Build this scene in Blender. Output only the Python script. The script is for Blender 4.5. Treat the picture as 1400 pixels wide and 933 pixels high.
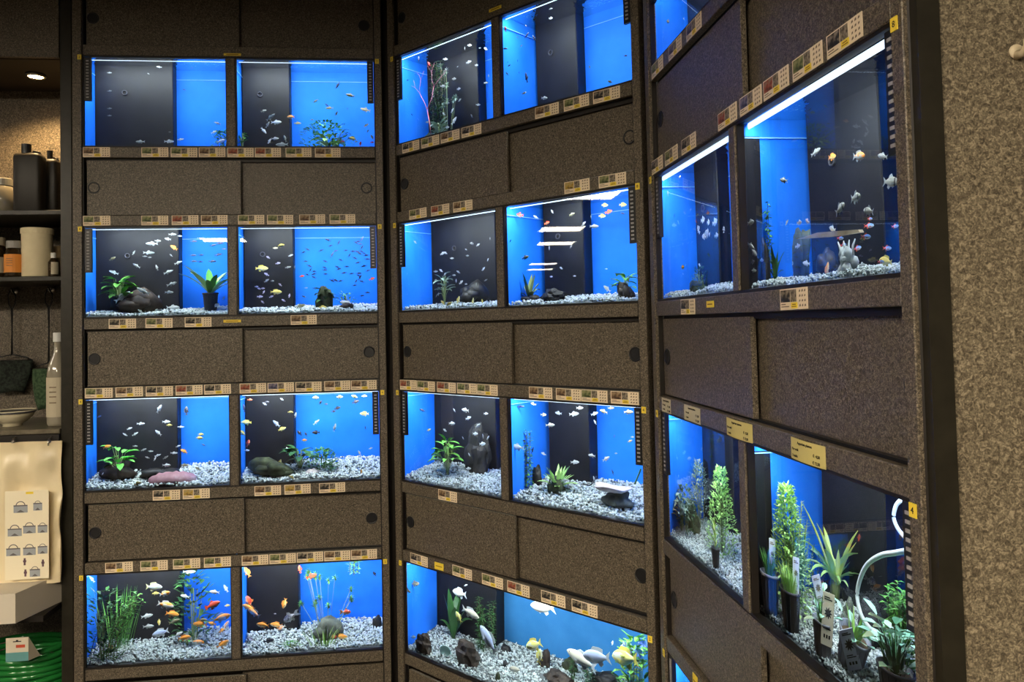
import bpy, bmesh, math, random
import numpy as np
from mathutils import Vector, Matrix, noise
for o in list(bpy.data.objects): bpy.data.objects.remove(o)
C = bpy.context.scene.collection
S = bpy.context.scene
PI = math.pi
random.seed(7)
# ------------------------------------------------------------------ camera
CAMZ = 1.65
FPX, PITCH, ROLL, CX, CY = 1045.843, 0.032733, -0.0219936, 697.06, 408.30
cr, sr, cp, sp = math.cos(ROLL), math.sin(ROLL), math.cos(PITCH), math.sin(PITCH)
RT = Vector((cr, -sr*sp, sr*cp)); UP = Vector((-sr, -cr*sp, cr*cp)); FW = Vector((0, cp, sp))
cam = bpy.data.cameras.new('camera'); camo = bpy.data.objects.new('camera', cam); C.objects.link(camo)
M = Matrix.Identity(4)
for i in range(3): M[i][0], M[i][1], M[i][2] = RT[i], UP[i], -FW[i]
M[2][3] = CAMZ
camo.matrix_world = M
cam.sensor_width = 36; cam.sensor_fit = 'HORIZONTAL'; cam.lens = FPX*36/1400
cam.shift_x = (700-CX)/1400; cam.shift_y = (CY-466.5)/1400
cam.clip_start = .05
S.camera = camo
# ------------------------------------------------------------------ world, light levels, exposure
S.view_settings.view_transform = 'Standard'; S.view_settings.look = 'None'
S.view_settings.gamma = 1; S.view_settings.use_curve_mapping = False
S.view_settings.exposure = 0.0
W = bpy.data.worlds.new('world'); S.world = W; W.use_nodes = True
W.node_tree.nodes['Background'].inputs[0].default_value = (1, .86, .66, 1)
W.node_tree.nodes['Background'].inputs[1].default_value = 0.05
S.cycles.caustics_reflective = False; S.cycles.caustics_refractive = False
S.cycles.max_bounces = 10; S.cycles.transparent_max_bounces = 16; S.cycles.transmission_bounces = 8
PANEL_L = 42.0      # radiance of the ceiling panels
TANK_W = 3.9        # watts of one tank lamp
# ------------------------------------------------------------------ frames of the three cabinets
class Mod:
    def __init__(s, x, y, th):
        s.o = Vector((x, y, CAMZ)); s.th = th
        s.d = Vector((math.cos(th), math.sin(th), 0)); s.n = Vector((-math.sin(th), math.cos(th), 0))
    def w(s, u, w, z): return s.o + s.d*u + s.n*w + Vector((0, 0, z))
    def loc(s, p):
        q = p - s.o; return q.dot(s.d), q.dot(s.n), q.z
A = Mod(-1.53143, 2.74751, 0.107159); B = Mod(-0.412622, 2.832373, -0.742325); D = Mod(0.38723, 2.020096, -1.458148)
MODS = {'A': A, 'B': B, 'C': D}
TOP = [1.00627, .37976, -.24024, -.86311]; BOT = [.67703, .05390, -.56713, -1.18982]
UL = [(0, .49897), (.53774, 1.04)]
def ray(px, py): return (FW + RT*((px-CX)/FPX) - UP*((py-CY)/FPX)).normalized()
CAMP = Vector((0, 0, CAMZ))
PANE = .020
def ap(m, px, py, w=0):                       # point of a vertical plane w behind a cabinet face
    d = ray(px, py); t = ((m.o + m.n*w) - CAMP).dot(m.n)/d.dot(m.n)
    u, _, z = m.loc(CAMP + d*t); return u, z
def tp(m, px, py, w):                         # the same seen through the water
    d = ray(px, py); t = ((m.o + m.n*PANE) - CAMP).dot(m.n)/d.dot(m.n); h = CAMP + d*t
    c = d.dot(m.n); k = 1/1.33; s = d - m.n*c
    s = s*k; c2 = math.sqrt(max(0, 1 - s.length_squared)); r = s + m.n*c2
    p = h + r*((w-PANE)/c2); u, _, z = m.loc(p); return u, z
# ------------------------------------------------------------------ materials
def mat(name, col=(.5, .5, .5), rough=.6, spec=.3, metal=0, emit=None, es=0, alpha=1):
    m = bpy.data.materials.new(name); m.use_nodes = True
    b = m.node_tree.nodes['Principled BSDF']
    b.inputs['Base Color'].default_value = (*col, 1); b.inputs['Roughness'].default_value = rough
    b.inputs['Specular IOR Level'].default_value = spec; b.inputs['Metallic'].default_value = metal
    b.inputs['Alpha'].default_value = alpha
    if emit: b.inputs['Emission Color'].default_value = (*emit, 1); b.inputs['Emission Strength'].default_value = es
    return m
def nd(m, t, **k):
    n = m.node_tree.nodes.new(t)
    for a, v in k.items(): setattr(n, a, v)
    return n
def lk(m, a, b): m.node_tree.links.new(a, b)
def ramp(m, stops, interp='LINEAR'):
    r = nd(m, 'ShaderNodeValToRGB'); e = r.color_ramp.elements; r.color_ramp.interpolation = interp
    while len(e) > 1: e.remove(e[-1])
    e[0].position, e[0].color = stops[0][0], (*stops[0][1], 1)
    for p, c in stops[1:]: x = e.new(p); x.color = (*c, 1)
    return r
def noisy(name, stops, scale, detail=3, rough=.6, spec=.3, bump=0, coord='Object', stretch=None, bs=None):
    m = mat(name, stops[0][1], rough, spec); b = m.node_tree.nodes['Principled BSDF']
    tc = nd(m, 'ShaderNodeTexCoord'); n = nd(m, 'ShaderNodeTexNoise'); n.inputs['Scale'].default_value = scale; n.inputs['Detail'].default_value = detail
    src = tc.outputs[coord]
    if stretch:
        mp = nd(m, 'ShaderNodeMapping'); mp.inputs['Scale'].default_value = stretch; lk(m, src, mp.inputs[0]); src = mp.outputs[0]
    lk(m, src, n.inputs['Vector']); r = ramp(m, stops); lk(m, n.outputs['Fac'], r.inputs[0]); lk(m, r.outputs[0], b.inputs['Base Color'])
    if bump:
        bp = nd(m, 'ShaderNodeBump'); bp.inputs['Strength'].default_value = bump; bp.inputs['Distance'].default_value = .002
        lk(m, n.outputs['Fac'], bp.inputs['Height']); lk(m, bp.outputs[0], b.inputs['Normal'])
    return m
def speckle(name, stops, scale):
    m = mat(name, stops[0][1], .45, .35); b = m.node_tree.nodes['Principled BSDF']
    tc = nd(m, 'ShaderNodeTexCoord'); n = nd(m, 'ShaderNodeTexNoise'); n.inputs['Scale'].default_value = scale; n.inputs['Detail'].default_value = 2
    n.inputs['Distortion'].default_value = 1.2
    v = nd(m, 'ShaderNodeTexNoise'); v.inputs['Scale'].default_value = scale*2.3; v.inputs['Detail'].default_value = 1
    mx = nd(m, 'ShaderNodeMath', operation='MULTIPLY_ADD'); lk(m, v.outputs['Fac'], mx.inputs[0]); mx.inputs[1].default_value = .45; lk(m, n.outputs['Fac'], mx.inputs[2])
    for x in (n, v): lk(m, tc.outputs['Object'], x.inputs['Vector'])
    r = ramp(m, stops); lk(m, mx.outputs[0], r.inputs[0]); lk(m, r.outputs[0], b.inputs['Base Color']); return m
lam = [(.50, (.020, .015, .010)), (.64, (.062, .050, .035)), (.75, (.100, .081, .057)), (.92, (.22, .18, .128))]
LAM = speckle('speckled_laminate', lam, 230)
LAMW = speckle('speckled_wall_laminate', [(.48, (.044, .034, .021)), (.64, (.105, .085, .055)), (.76, (.165, .135, .088)), (.94, (.33, .275, .185))], 180)
DARK = mat('dark_gap_shade', (.012, .009, .007), .5, .3)
PROF = noisy('dark_green_profile', [(.3, (.013, .011, .007)), (.7, (.022, .019, .012))], 40, rough=.35)
BLACK = mat('black_plastic', (.010, .010, .011), .35, .4)
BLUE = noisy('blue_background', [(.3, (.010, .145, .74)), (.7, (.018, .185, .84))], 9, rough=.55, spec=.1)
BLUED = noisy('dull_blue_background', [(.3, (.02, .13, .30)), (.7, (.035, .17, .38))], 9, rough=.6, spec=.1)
BOXM = noisy('black_filter_box', [(.3, (.002, .002, .003)), (.7, (.0055, .006, .009))], 14, rough=.5, spec=.25)
YEL = mat('yellow_sticker', (.85, .64, .06), .5)
INK = mat('dark_ink', (.02, .015, .012), .7)
CARD = mat('cream_card', (.80, .66, .47), .5)
ICON = mat('symbol_print', (.20, .15, .10), .7)
GREYP = noisy('grey_print', [(.35, (.07, .055, .04)), (.65, (.30, .25, .19))], 160, 4)
SIGN = mat('pale_yellow_paper', (.62, .53, .20), .6)
WHITE = mat('white_plastic', (.70, .70, .68), .4)
COMB = mat('comb_slot_light', (.35, .34, .34), .6)
BRASS = mat('steel', (.5, .47, .4), .3, metal=1)
PICS = {k: noisy('card_picture_'+n, [(.35, a), (.5, b), (.68, c)], 90, 4) for k, n, a, b, c in (
    ('g', 'green', (.03, .04, .015), (.12, .14, .05), (.30, .28, .14)), ('r', 'red', (.08, .03, .02), (.30, .06, .03), (.25, .2, .12)),
    ('b', 'brown', (.04, .02, .012), (.14, .08, .04), (.34, .24, .14)), ('d', 'dark', (.006, .006, .006), (.03, .025, .02), (.30, .25, .18)),
    ('y', 'yellow', (.12, .08, .02), (.45, .28, .05), (.35, .3, .15)), ('n', 'blue', (.02, .02, .05), (.08, .08, .14), (.25, .2, .25)))}
PICN = {'g': 'greenish', 'r': 'reddish', 'b': 'brown', 'd': 'blackish', 'y': 'yellow-orange', 'n': 'bluish'}
def gravelmat():
    m = mat('white_gravel', (.7, .7, .7), .6, .25); b = m.node_tree.nodes['Principled BSDF']
    g = nd(m, 'ShaderNodeNewGeometry'); r = ramp(m, [(0, (.03, .04, .04)), (.08, (.18, .22, .21)), (.22, (.52, .58, .55)), (.6, (.76, .81, .78)), (1, (.93, .95, .91))])
    lk(m, g.outputs['Random Per Island'], r.inputs[0]); lk(m, r.outputs[0], b.inputs['Base Color']); return m
GRAVEL = gravelmat(); BEDM = mat('dark_gravel_bed', (.10, .11, .11), .9)
def panemat():
    m = bpy.data.materials.new('wet_tank_glass'); m.use_nodes = True; nt = m.node_tree; nt.nodes.clear()
    o = nd(m, 'ShaderNodeOutputMaterial'); g = nd(m, 'ShaderNodeBsdfRefraction'); g.inputs['IOR'].default_value = 1.33; g.inputs['Roughness'].default_value = 0
    s = nd(m, 'ShaderNodeBsdfGlossy'); s.inputs['Roughness'].default_value = 0
    f = nd(m, 'ShaderNodeFresnel'); f.inputs['IOR'].default_value = 1.45; x = nd(m, 'ShaderNodeMixShader')
    lk(m, f.outputs[0], x.inputs[0]); lk(m, g.outputs[0], x.inputs[1]); lk(m, s.outputs[0], x.inputs[2]); lk(m, x.outputs[0], o.inputs[0]); return m
PANEM = panemat()
def watermat():
    m = bpy.data.materials.new('water_surface'); m.use_nodes = True; nt = m.node_tree; nt.nodes.clear()
    o = nd(m, 'ShaderNodeOutputMaterial'); g = nd(m, 'ShaderNodeBsdfTransparent')
    s = nd(m, 'ShaderNodeBsdfGlossy'); s.inputs['Roughness'].default_value = .02
    f = nd(m, 'ShaderNodeFresnel'); f.inputs['IOR'].default_value = 1.33; x = nd(m, 'ShaderNodeMixShader')
    tc = nd(m, 'ShaderNodeTexCoord'); n = nd(m, 'ShaderNodeTexNoise'); n.inputs['Scale'].default_value = 26; n.inputs['Detail'].default_value = 2
    bp = nd(m, 'ShaderNodeBump'); bp.inputs['Strength'].default_value = .8; bp.inputs['Distance'].default_value = .008
    lk(m, tc.outputs['Object'], n.inputs['Vector']); lk(m, n.outputs['Fac'], bp.inputs['Height']); lk(m, bp.outputs[0], s.inputs['Normal']); lk(m, bp.outputs[0], f.inputs['Normal'])
    lk(m, f.outputs[0], x.inputs[0]); lk(m, g.outputs[0], x.inputs[1]); lk(m, s.outputs[0], x.inputs[2]); lk(m, x.outputs[0], o.inputs[0]); return m
WATER = watermat()
LINE = mat('pale_blue_line', (.20, .50, .92), .3)
GLOW = mat('surface_glow', (.9, .95, 1), emit=(.72, .88, 1), es=1.6)
# ------------------------------------------------------------------ mesh helpers
class MB:
    def __init__(s): s.v = []; s.f = []
    def box(s, a, b):
        i = len(s.v); (x0, y0, z0), (x1, y1, z1) = a, b
        s.v += [(x0,y0,z0),(x1,y0,z0),(x1,y1,z0),(x0,y1,z0),(x0,y0,z1),(x1,y0,z1),(x1,y1,z1),(x0,y1,z1)]
        s.f += [(i,i+3,i+2,i+1),(i+4,i+5,i+6,i+7),(i,i+1,i+5,i+4),(i+1,i+2,i+6,i+5),(i+2,i+3,i+7,i+6),(i+3,i,i+4,i+7)]; return s
    def quad(s, *p): i = len(s.v); s.v += list(p); s.f.append(tuple(range(i, i+len(p)))); return s
    def rings(s, rs, cap=True):
        n = len(rs[0]); i = len(s.v)
        for r in rs: s.v += [tuple(p) for p in r]
        for k in range(len(rs)-1):
            for j in range(n):
                a = i+k*n+j; b = i+k*n+(j+1) % n; s.f.append((a, b, b+n, a+n))
        if cap: s.f.append(tuple(i+j for j in reversed(range(n)))); s.f.append(tuple(i+(len(rs)-1)*n+j for j in range(n)))
        return s
    def lathe(s, prof, n=16, c=(0,0,0)):
        return s.rings([[(c[0]+r*math.cos(2*PI*j/n), c[1]+r*math.sin(2*PI*j/n), c[2]+z) for j in range(n)] for r, z in prof])
    def tube(s, pts, r, n=6):
        pts = [Vector(p) for p in pts]; rs = []
        for k, p in enumerate(pts):
            t = (pts[min(k+1, len(pts)-1)] - pts[max(k-1, 0)]).normalized()
            a = t.cross(Vector((0, 0, 1)));  a = a.normalized() if a.length > .05 else Vector((1, 0, 0)); b = t.cross(a).normalized()
            rr = r[k] if isinstance(r, (list, tuple)) else r
            rs.append([p + a*rr*math.cos(2*PI*j/n) + b*rr*math.sin(2*PI*j/n) for j in range(n)])
        return s.rings(rs)
    def leaf(s, base, dirv, L, wd, droop=.4, up=Vector((0, 0, 1)), n=4):
        d = Vector(dirv).normalized(); p = Vector(base); side = d.cross(up)
        side = side.normalized() if side.length > .05 else Vector((1, 0, 0)); i = len(s.v); th = wd*.06
        for k in range(n+1):
            t = k/n; w_ = wd*.5*(math.sin(PI*min(1, t*.93+.07))**.8)
            nn = side.cross(d).normalized()
            s.v += [tuple(p-side*w_+nn*w_*.25), tuple(p-nn*th), tuple(p+side*w_+nn*w_*.25)]
            d = (d - up*droop/n).normalized(); p = p + d*L/n
        for k in range(n):
            a = i+3*k; s.f += [(a, a+1, a+4, a+3), (a+1, a+2, a+5, a+4)]
        return s
    def mesh(s, name, m, smooth=False):
        me = bpy.data.meshes.new(name); me.from_pydata([tuple(v) for v in s.v], [], s.f); me.update()
        if m: me.materials.append(m)
        if smooth: me.polygons.foreach_set('use_smooth', [True]*len(me.polygons))
        return me
def link(name, me, parent=None, mw=None):
    o = bpy.data.objects.new(name, me); C.objects.link(o)
    if parent: o.parent = parent
    if mw is not None: o.matrix_local = mw
    return o
def part(name, mb, m, parent=None, smooth=False, kind=None):
    o = link(name, mb.mesh(name, m, smooth), parent)
    if kind: o['kind'] = kind
    return o
def tag(o, label=None, cat=None, group=None, kind=None):
    if label: o['label'] = label
    if cat: o['category'] = cat
    if group: o['group'] = group
    if kind: o['kind'] = kind
    return o
def empty(name, m, u=0, w=0, z=0, rz=0):
    o = bpy.data.objects.new(name, None); C.objects.link(o); o.empty_display_size = .05
    o.matrix_world = Matrix.Translation(m.w(u, w, z)) @ Matrix.Rotation(m.th+rz, 4, 'Z'); return o
def frame(m, u=0, w=0, z=0, rz=0): return Matrix.Translation(m.w(u, w, z)) @ Matrix.Rotation(m.th+rz, 4, 'Z')
def bevel(o, r=.002, seg=1):
    b = o.modifiers.new('bevel', 'BEVEL'); b.width = r; b.segments = seg; b.limit_method = 'ANGLE'; return o
def text(s, name, size, m, parent, loc, rot=(PI/2, 0, 0), align='LEFT'):
    c = bpy.data.curves.new(name, 'FONT'); c.body = s; c.size = size; c.align_x = align; c.extrude = .0002; c.resolution_u = 2
    t = bpy.data.objects.new(name, c); C.objects.link(t)
    me = bpy.data.meshes.new_from_object(t); bpy.data.objects.remove(t); me.materials.clear(); me.materials.append(m)
    o = link(name, me, parent); o.location = loc; o.rotation_euler = rot; return o
# ------------------------------------------------------------------ room shell
CEIL = CAMZ+1.30
RX0, RX1, RY0, RY1 = -18.5, 3.2, -8.5, 5.5
CARPET = noisy('grey_floor', [(.3, (.05, .045, .04)), (.7, (.10, .09, .08))], 30, rough=.8)
PLAST = mat('dim_plaster', (.16, .14, .12), .8)
CEILM = mat('ceiling_tile', (.16, .15, .13), .9)
def struct(name, a, b, m): return tag(part(name, MB().box(a, b), m), kind='structure')
struct('floor', (RX0, RY0, -.1), (RX1, RY1, 0), CARPET)
struct('ceiling', (RX0, RY0, CEIL), (RX1, RY1, CEIL+.1), CEILM)
struct('wall_back', (RX0, RY1, 0), (RX1, RY1+.1, CEIL), PLAST); struct('wall_front', (RX0, RY0-.1, 0), (RX1, RY0, CEIL), PLAST)
struct('wall_left', (RX0-.1, RY0, 0), (RX0, RY1, CEIL), PLAST); struct('wall_far_right', (RX1, RY0, 0), (RX1+.1, RY1, CEIL), PLAST)
lm = mat('ceiling_panel_light', (1, 1, 1), emit=(1, .90, .72), es=PANEL_L)
frm = mat('panel_rim', (.5, .5, .5), .4)
ln = mat('added_fill_panel_light', (1, 1, 1), emit=(1, .86, .66), es=PANEL_L*4)  # stronger fill panels added overhead, out of view, to brighten the cabinets
pm2 = MB().box((-.3, -.3, -.004), (.3, .3, .0)).mesh('diffuser', ln)  # mesh of the added fill panels
pm = MB().box((-.3, -.3, -.004), (.3, .3, .0)).mesh('diffuser', lm)
fb = MB()
for a, b in (((-.33, -.33, -.012), (.33, -.3, 0)), ((-.33, .3, -.012), (.33, .33, 0)), ((-.33, -.3, -.012), (-.3, .3, 0)), ((.3, -.3, -.012), (.33, .3, 0))): fb.box(a, b)
fm = fb.mesh('rim', frm)
for i, (x, y, rz, lab) in enumerate(((-5.2, 1.2, 0, 'square ceiling light panel mirrored largest in the middle cabinet glass'), (-8.0, 1.05, 0, 'square ceiling light panel mirrored second from top in middle cabinet glass'),
    (-9.9, .85, 0, 'square ceiling light panel mirrored third from top in middle cabinet glass'), (-14.2, .5, 0, 'square ceiling light panel mirrored fourth from top in middle cabinet glass'),
    (-15.9, .35, 0, 'square ceiling light panel mirrored lowest in the middle cabinet glass'), (-2.3, -5.8, 0, 'square ceiling light panel mirrored in the left cabinet second-row glass'),
    (-10.6, 3.3, 0, 'square ceiling light panel mirrored upper left in middle cabinet glass'), (-15.3, 3.3, 0, 'square ceiling light panel mirrored lower left in middle cabinet glass'),
    (-1.5, -1.5, 0, 'added fill light panel above the aisle behind the viewer'), (-3.4, -1.5, 0, 'added fill light panel above the aisle left of the viewer'), (.3, -2.6, 0, 'added fill light panel right behind the viewer'))):
    r = bpy.data.objects.new('ceiling_or_fill_light', None); C.objects.link(r); r.location = (x, y, CEIL)
    tag(r, lab, 'ceiling light', 'square ceiling light panels'); link('diffuser', pm2 if i > 7 else pm, r); link('rim', fm, r)
# right end panel wall and its dark corner profile
e = D.w(1.078, .0, 0)
wx = .541
tag(part('wall_right', MB().box((wx, .945, 0), (wx+1.6, 1.0, CEIL)), LAMW), kind='structure')
tag(part('trim_1', MB().box((.513, .938, 0), (wx, .99, CEIL)), PROF), kind='structure')
hk = bpy.data.objects.new('wall_hook', None); C.objects.link(hk)
hk.location = (.668*.945+.007, .945, CAMZ+.325)
tag(hk, 'cream plastic hook on the speckled wall at the right edge', 'hook')
bp_ = part('base_plate', MB().lathe([(.009, 0), (.0095, .002), (.007, .004)], 16), mat('cream_plastic', (.62, .52, .36), .4), hk, True); bp_.rotation_euler = (PI/2, 0, 0)
part('peg', MB().tube([(0, 0, -.004), (0, -.014, -.006), (0, -.022, 0), (0, -.024, .008)], [.006, .005, .005, .006], 8), bpy.data.materials['cream_plastic'], hk, True)
# ------------------------------------------------------------------ cabinets
ORD = ['', 'top', 'second', 'third', 'bottom']
CABN = {'A': 'left', 'B': 'middle', 'C': 'right'}
SINGLE = {('B', 3)}
ringm = None
def cabinet(k):
    m = MODS[k]; root = empty('display_cabinet', m)
    root.matrix_world = frame(m, 0, 0, 0)
    tag(root, {'A': 'tall speckled brown aquarium cabinet on the left, facing the viewer', 'B': 'tall speckled brown aquarium cabinet in the middle, turned slightly', 'C': 'tall speckled brown aquarium cabinet on the right, seen steeply'}[k], 'cabinet', 'speckled aquarium cabinets')
    P = lambda n, a, b, mt=LAM, r=.0015: bevel(part(n, MB().box(a, b), mt, root), r)
    zf, zt = -1.65+.002, 1.29
    P('post', (-.036, -.004, zf), (-.004, .022, zt)); P('post', (1.046, -.004, zf), (1.071, .022, zt))
    P('side_panel', (-.036, .022, zf), (-.024, .46, zt), DARK); P('side_panel', (1.059, .022, zf), (1.071, .46, zt), DARK)
    part('back_panel', MB().box((-.024, .448, zf), (1.059, .46, zt)), DARK, root)
    part('edge_strip', MB().box((-.004, .004, zf), (0, .016, zt)).box((1.041, .004, zf), (1.046, .016, zt)), DARK, root)
    P('top_rail', (0, 0, 1.262), (1.041, .018, zt))
    for i in range(4):
        P('upper_rail', (0, 0, TOP[i]+.005), (1.041, .018, TOP[i]+.0425)); P('lower_rail', (0, 0, BOT[i]-.0425), (1.041, .018, BOT[i]-.005))
        f = MB().box((0, .003, TOP[i]-.001), (1.041, .019, TOP[i]+.005)).box((0, .003, BOT[i]-.005), (1.041, .019, BOT[i]+.001))
        if (k, i) not in SINGLE:
            P('divider', (.5035, 0, BOT[i]), (.5335, .018, TOP[i])); f.box((.4995, .004, BOT[i]), (.5035, .019, TOP[i])).box((.5335, .004, BOT[i]), (.5375, .019, TOP[i]))
        part('tank_edging', f, DARK, root)
        part('shelf', MB().box((-.024, .022, BOT[i]-.055), (1.059, .448, BOT[i]-.041)), DARK, root)
    zs = [(TOP[0]+.044, 1.262)] + [(TOP[i+1]+.044, BOT[i]-.048) for i in range(3)] + [(-1.50, BOT[3]-.062)]
    for j, (a, b) in enumerate(zs):
        part('door_gap_shade', MB().box((0, .075, a-.002), (1.041, .079, b+.012)), DARK, root)  # dark sheet behind the doors, shade of the gaps put into its colour
        zc = (TOP[1]+.044+BOT[0]-.048)/2 if j == 1 else (a+b)/2
        if j == 0: zc = TOP[0]+.145
        for side, (u0, u1, w0) in enumerate(((.006, .548, .014), (.531, 1.041, .034))):
            d = part('sliding_door', MB().box((u0, w0, a+(.002 if side == 0 else 0)), (u1, w0+.012, b-.003)), LAM, root); bevel(d, .001)
            uc = .030 if side == 0 else 1.006
            if k == 'B' and side: uc = 1.008
            if k == 'C': uc = .036 if side == 0 else 1.012
            if j == 4: continue
            prof = [(.0195, .0), (.0215, .0), (.0215, .002), (.0205, .0028), (.0175, .0025), (.0165, .0008)]
            ring = MB(); n = 20
            ring.rings([[(uc+r*math.cos(2*PI*q/n), w0-z, zc+r*math.sin(2*PI*q/n)) for q in range(n)] for r, z in prof], cap=False)
            fp = part('finger_pull', ring, BLACK, d, True)
            cupm = LAM if (k, j, side) in (('A', 1, 0), ('A', 1, 1), ('B', 1, 1)) else BLACK
            dsk = MB().quad(*[(uc+.0175*math.cos(2*PI*q/n), w0-.0006, zc+.0175*math.sin(2*PI*q/n)) for q in range(n)])
            part('pull_cup', dsk, cupm, d)
    # number stickers on the posts
    for u, ys in ((-.013, (79, 313, 550, 791)), (1.052, (84, 310, 537, 770))):
        for i in range(4):
            z = TOP[i]-.006
            s_ = part('number_sticker', MB().box((u-.004, -.0055, z-.009), (u+.010, -.004, z+.009)), YEL, root)
            text('4' if i == 2 else '8' if i == 1 else '2', 'digit', .012, INK, s_, (u, -.0057, z-.004))
    return root
CAB = {k: cabinet(k) for k in 'ABC'}
# dark filler between neighbouring cabinets
def filler(p, q, lab):
    mid = (p+q)/2; dv = q-p; L = dv.length; a = math.atan2(dv.y, dv.x)
    o = part('filler_strip', MB().box((-L/2, -.006, -1.64), (L/2, .006, 1.29)), DARK)
    o.matrix_world = Matrix.Translation(Vector((mid.x, mid.y, CAMZ))) @ Matrix.Rotation(a, 4, 'Z'); tag(o, lab, 'filler strip')
filler(A.w(1.074, .045, 0), B.w(-.039, .045, 0), 'dark filler strip between the left and middle cabinets')
filler(B.w(1.074, .045, 0), D.w(-.039, .045, 0), 'dark filler strip between the middle and right cabinets')
filler(D.w(1.074, .02, 0), Vector((.512, .962, CAMZ)), 'dark filler strip beside the right end wall')
# ------------------------------------------------------------------ aquaria
DEP = .36
DEPS = {'A': .26, 'B': .36, 'C': .36}
GR = {0: (-.012, -.006), 1: (.006, .034), 2: (.001, .055), 3: (.002, .052)}
SL = {'A': .030, 'B': .022, 'C': .018}
BOXW = {'A': .20, 'B': .29, 'C': .29}
TN = {}
for k in 'ABC':
    for i in range(4):
        for s_ in 'LR': TN[k+str(i+1)+s_] = f"{CABN[k]} cabinet's {ORD[i+1]}-row {'left' if s_=='L' else 'right'} tank"
TN['B4L'] = "middle cabinet's wide bottom-row tank"
ico = bmesh.new(); bmesh.ops.create_icosphere(ico, subdivisions=1, radius=1)
IV = np.array([v.co[:] for v in ico.verts]); IF = np.array([[v.index for v in f.verts] for f in ico.faces]); ico.free()
ic0 = bmesh.new(); bmesh.ops.create_icosphere(ic0, subdivisions=1, radius=1); ic0.free()
# 12-vertex icosahedron
gph = (1+5**.5)/2
V12 = np.array([(-1,gph,0),(1,gph,0),(-1,-gph,0),(1,-gph,0),(0,-1,gph),(0,1,gph),(0,-1,-gph),(0,1,-gph),(gph,0,-1),(gph,0,1),(-gph,0,-1),(-gph,0,1)])/1.902
F20 = np.array([(0,11,5),(0,5,1),(0,1,7),(0,7,10),(0,10,11),(1,5,9),(5,11,4),(11,10,2),(10,7,6),(7,1,8),(3,9,4),(3,4,2),(3,2,6),(3,6,8),(3,8,9),(4,9,5),(2,4,11),(6,2,10),(8,6,7),(9,8,1)])
rng = np.random.default_rng(3)
def gz(i, w): a, b = GR[i]; return BOT[i] + a + (b-a)*w/DEP
BOXSPAN = {'A1L': (0, 242), 'A1R': (0, 399), 'A2L': (0, 250), 'A2R': (0, 404), 'A3L': (0, 248), 'A3R': (0, 405), 'A4L': (0, 252), 'A4R': (0, 411),
 'B1L': (0, 666), 'B1R': (0, 803), 'B2L': (0, 690), 'B2R': (0, 811), 'B3L': (0, 690), 'B3R': (0, 817), 'B4L': (0, 690), 'C1L': (0, 990), 'C2L': (0, 999), 'C2R': (0, 1240), 'C3L': (0, 1020), 'C3R': (0, 1240), 'C4L': (0, 1000)}
TANKS = {}
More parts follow.
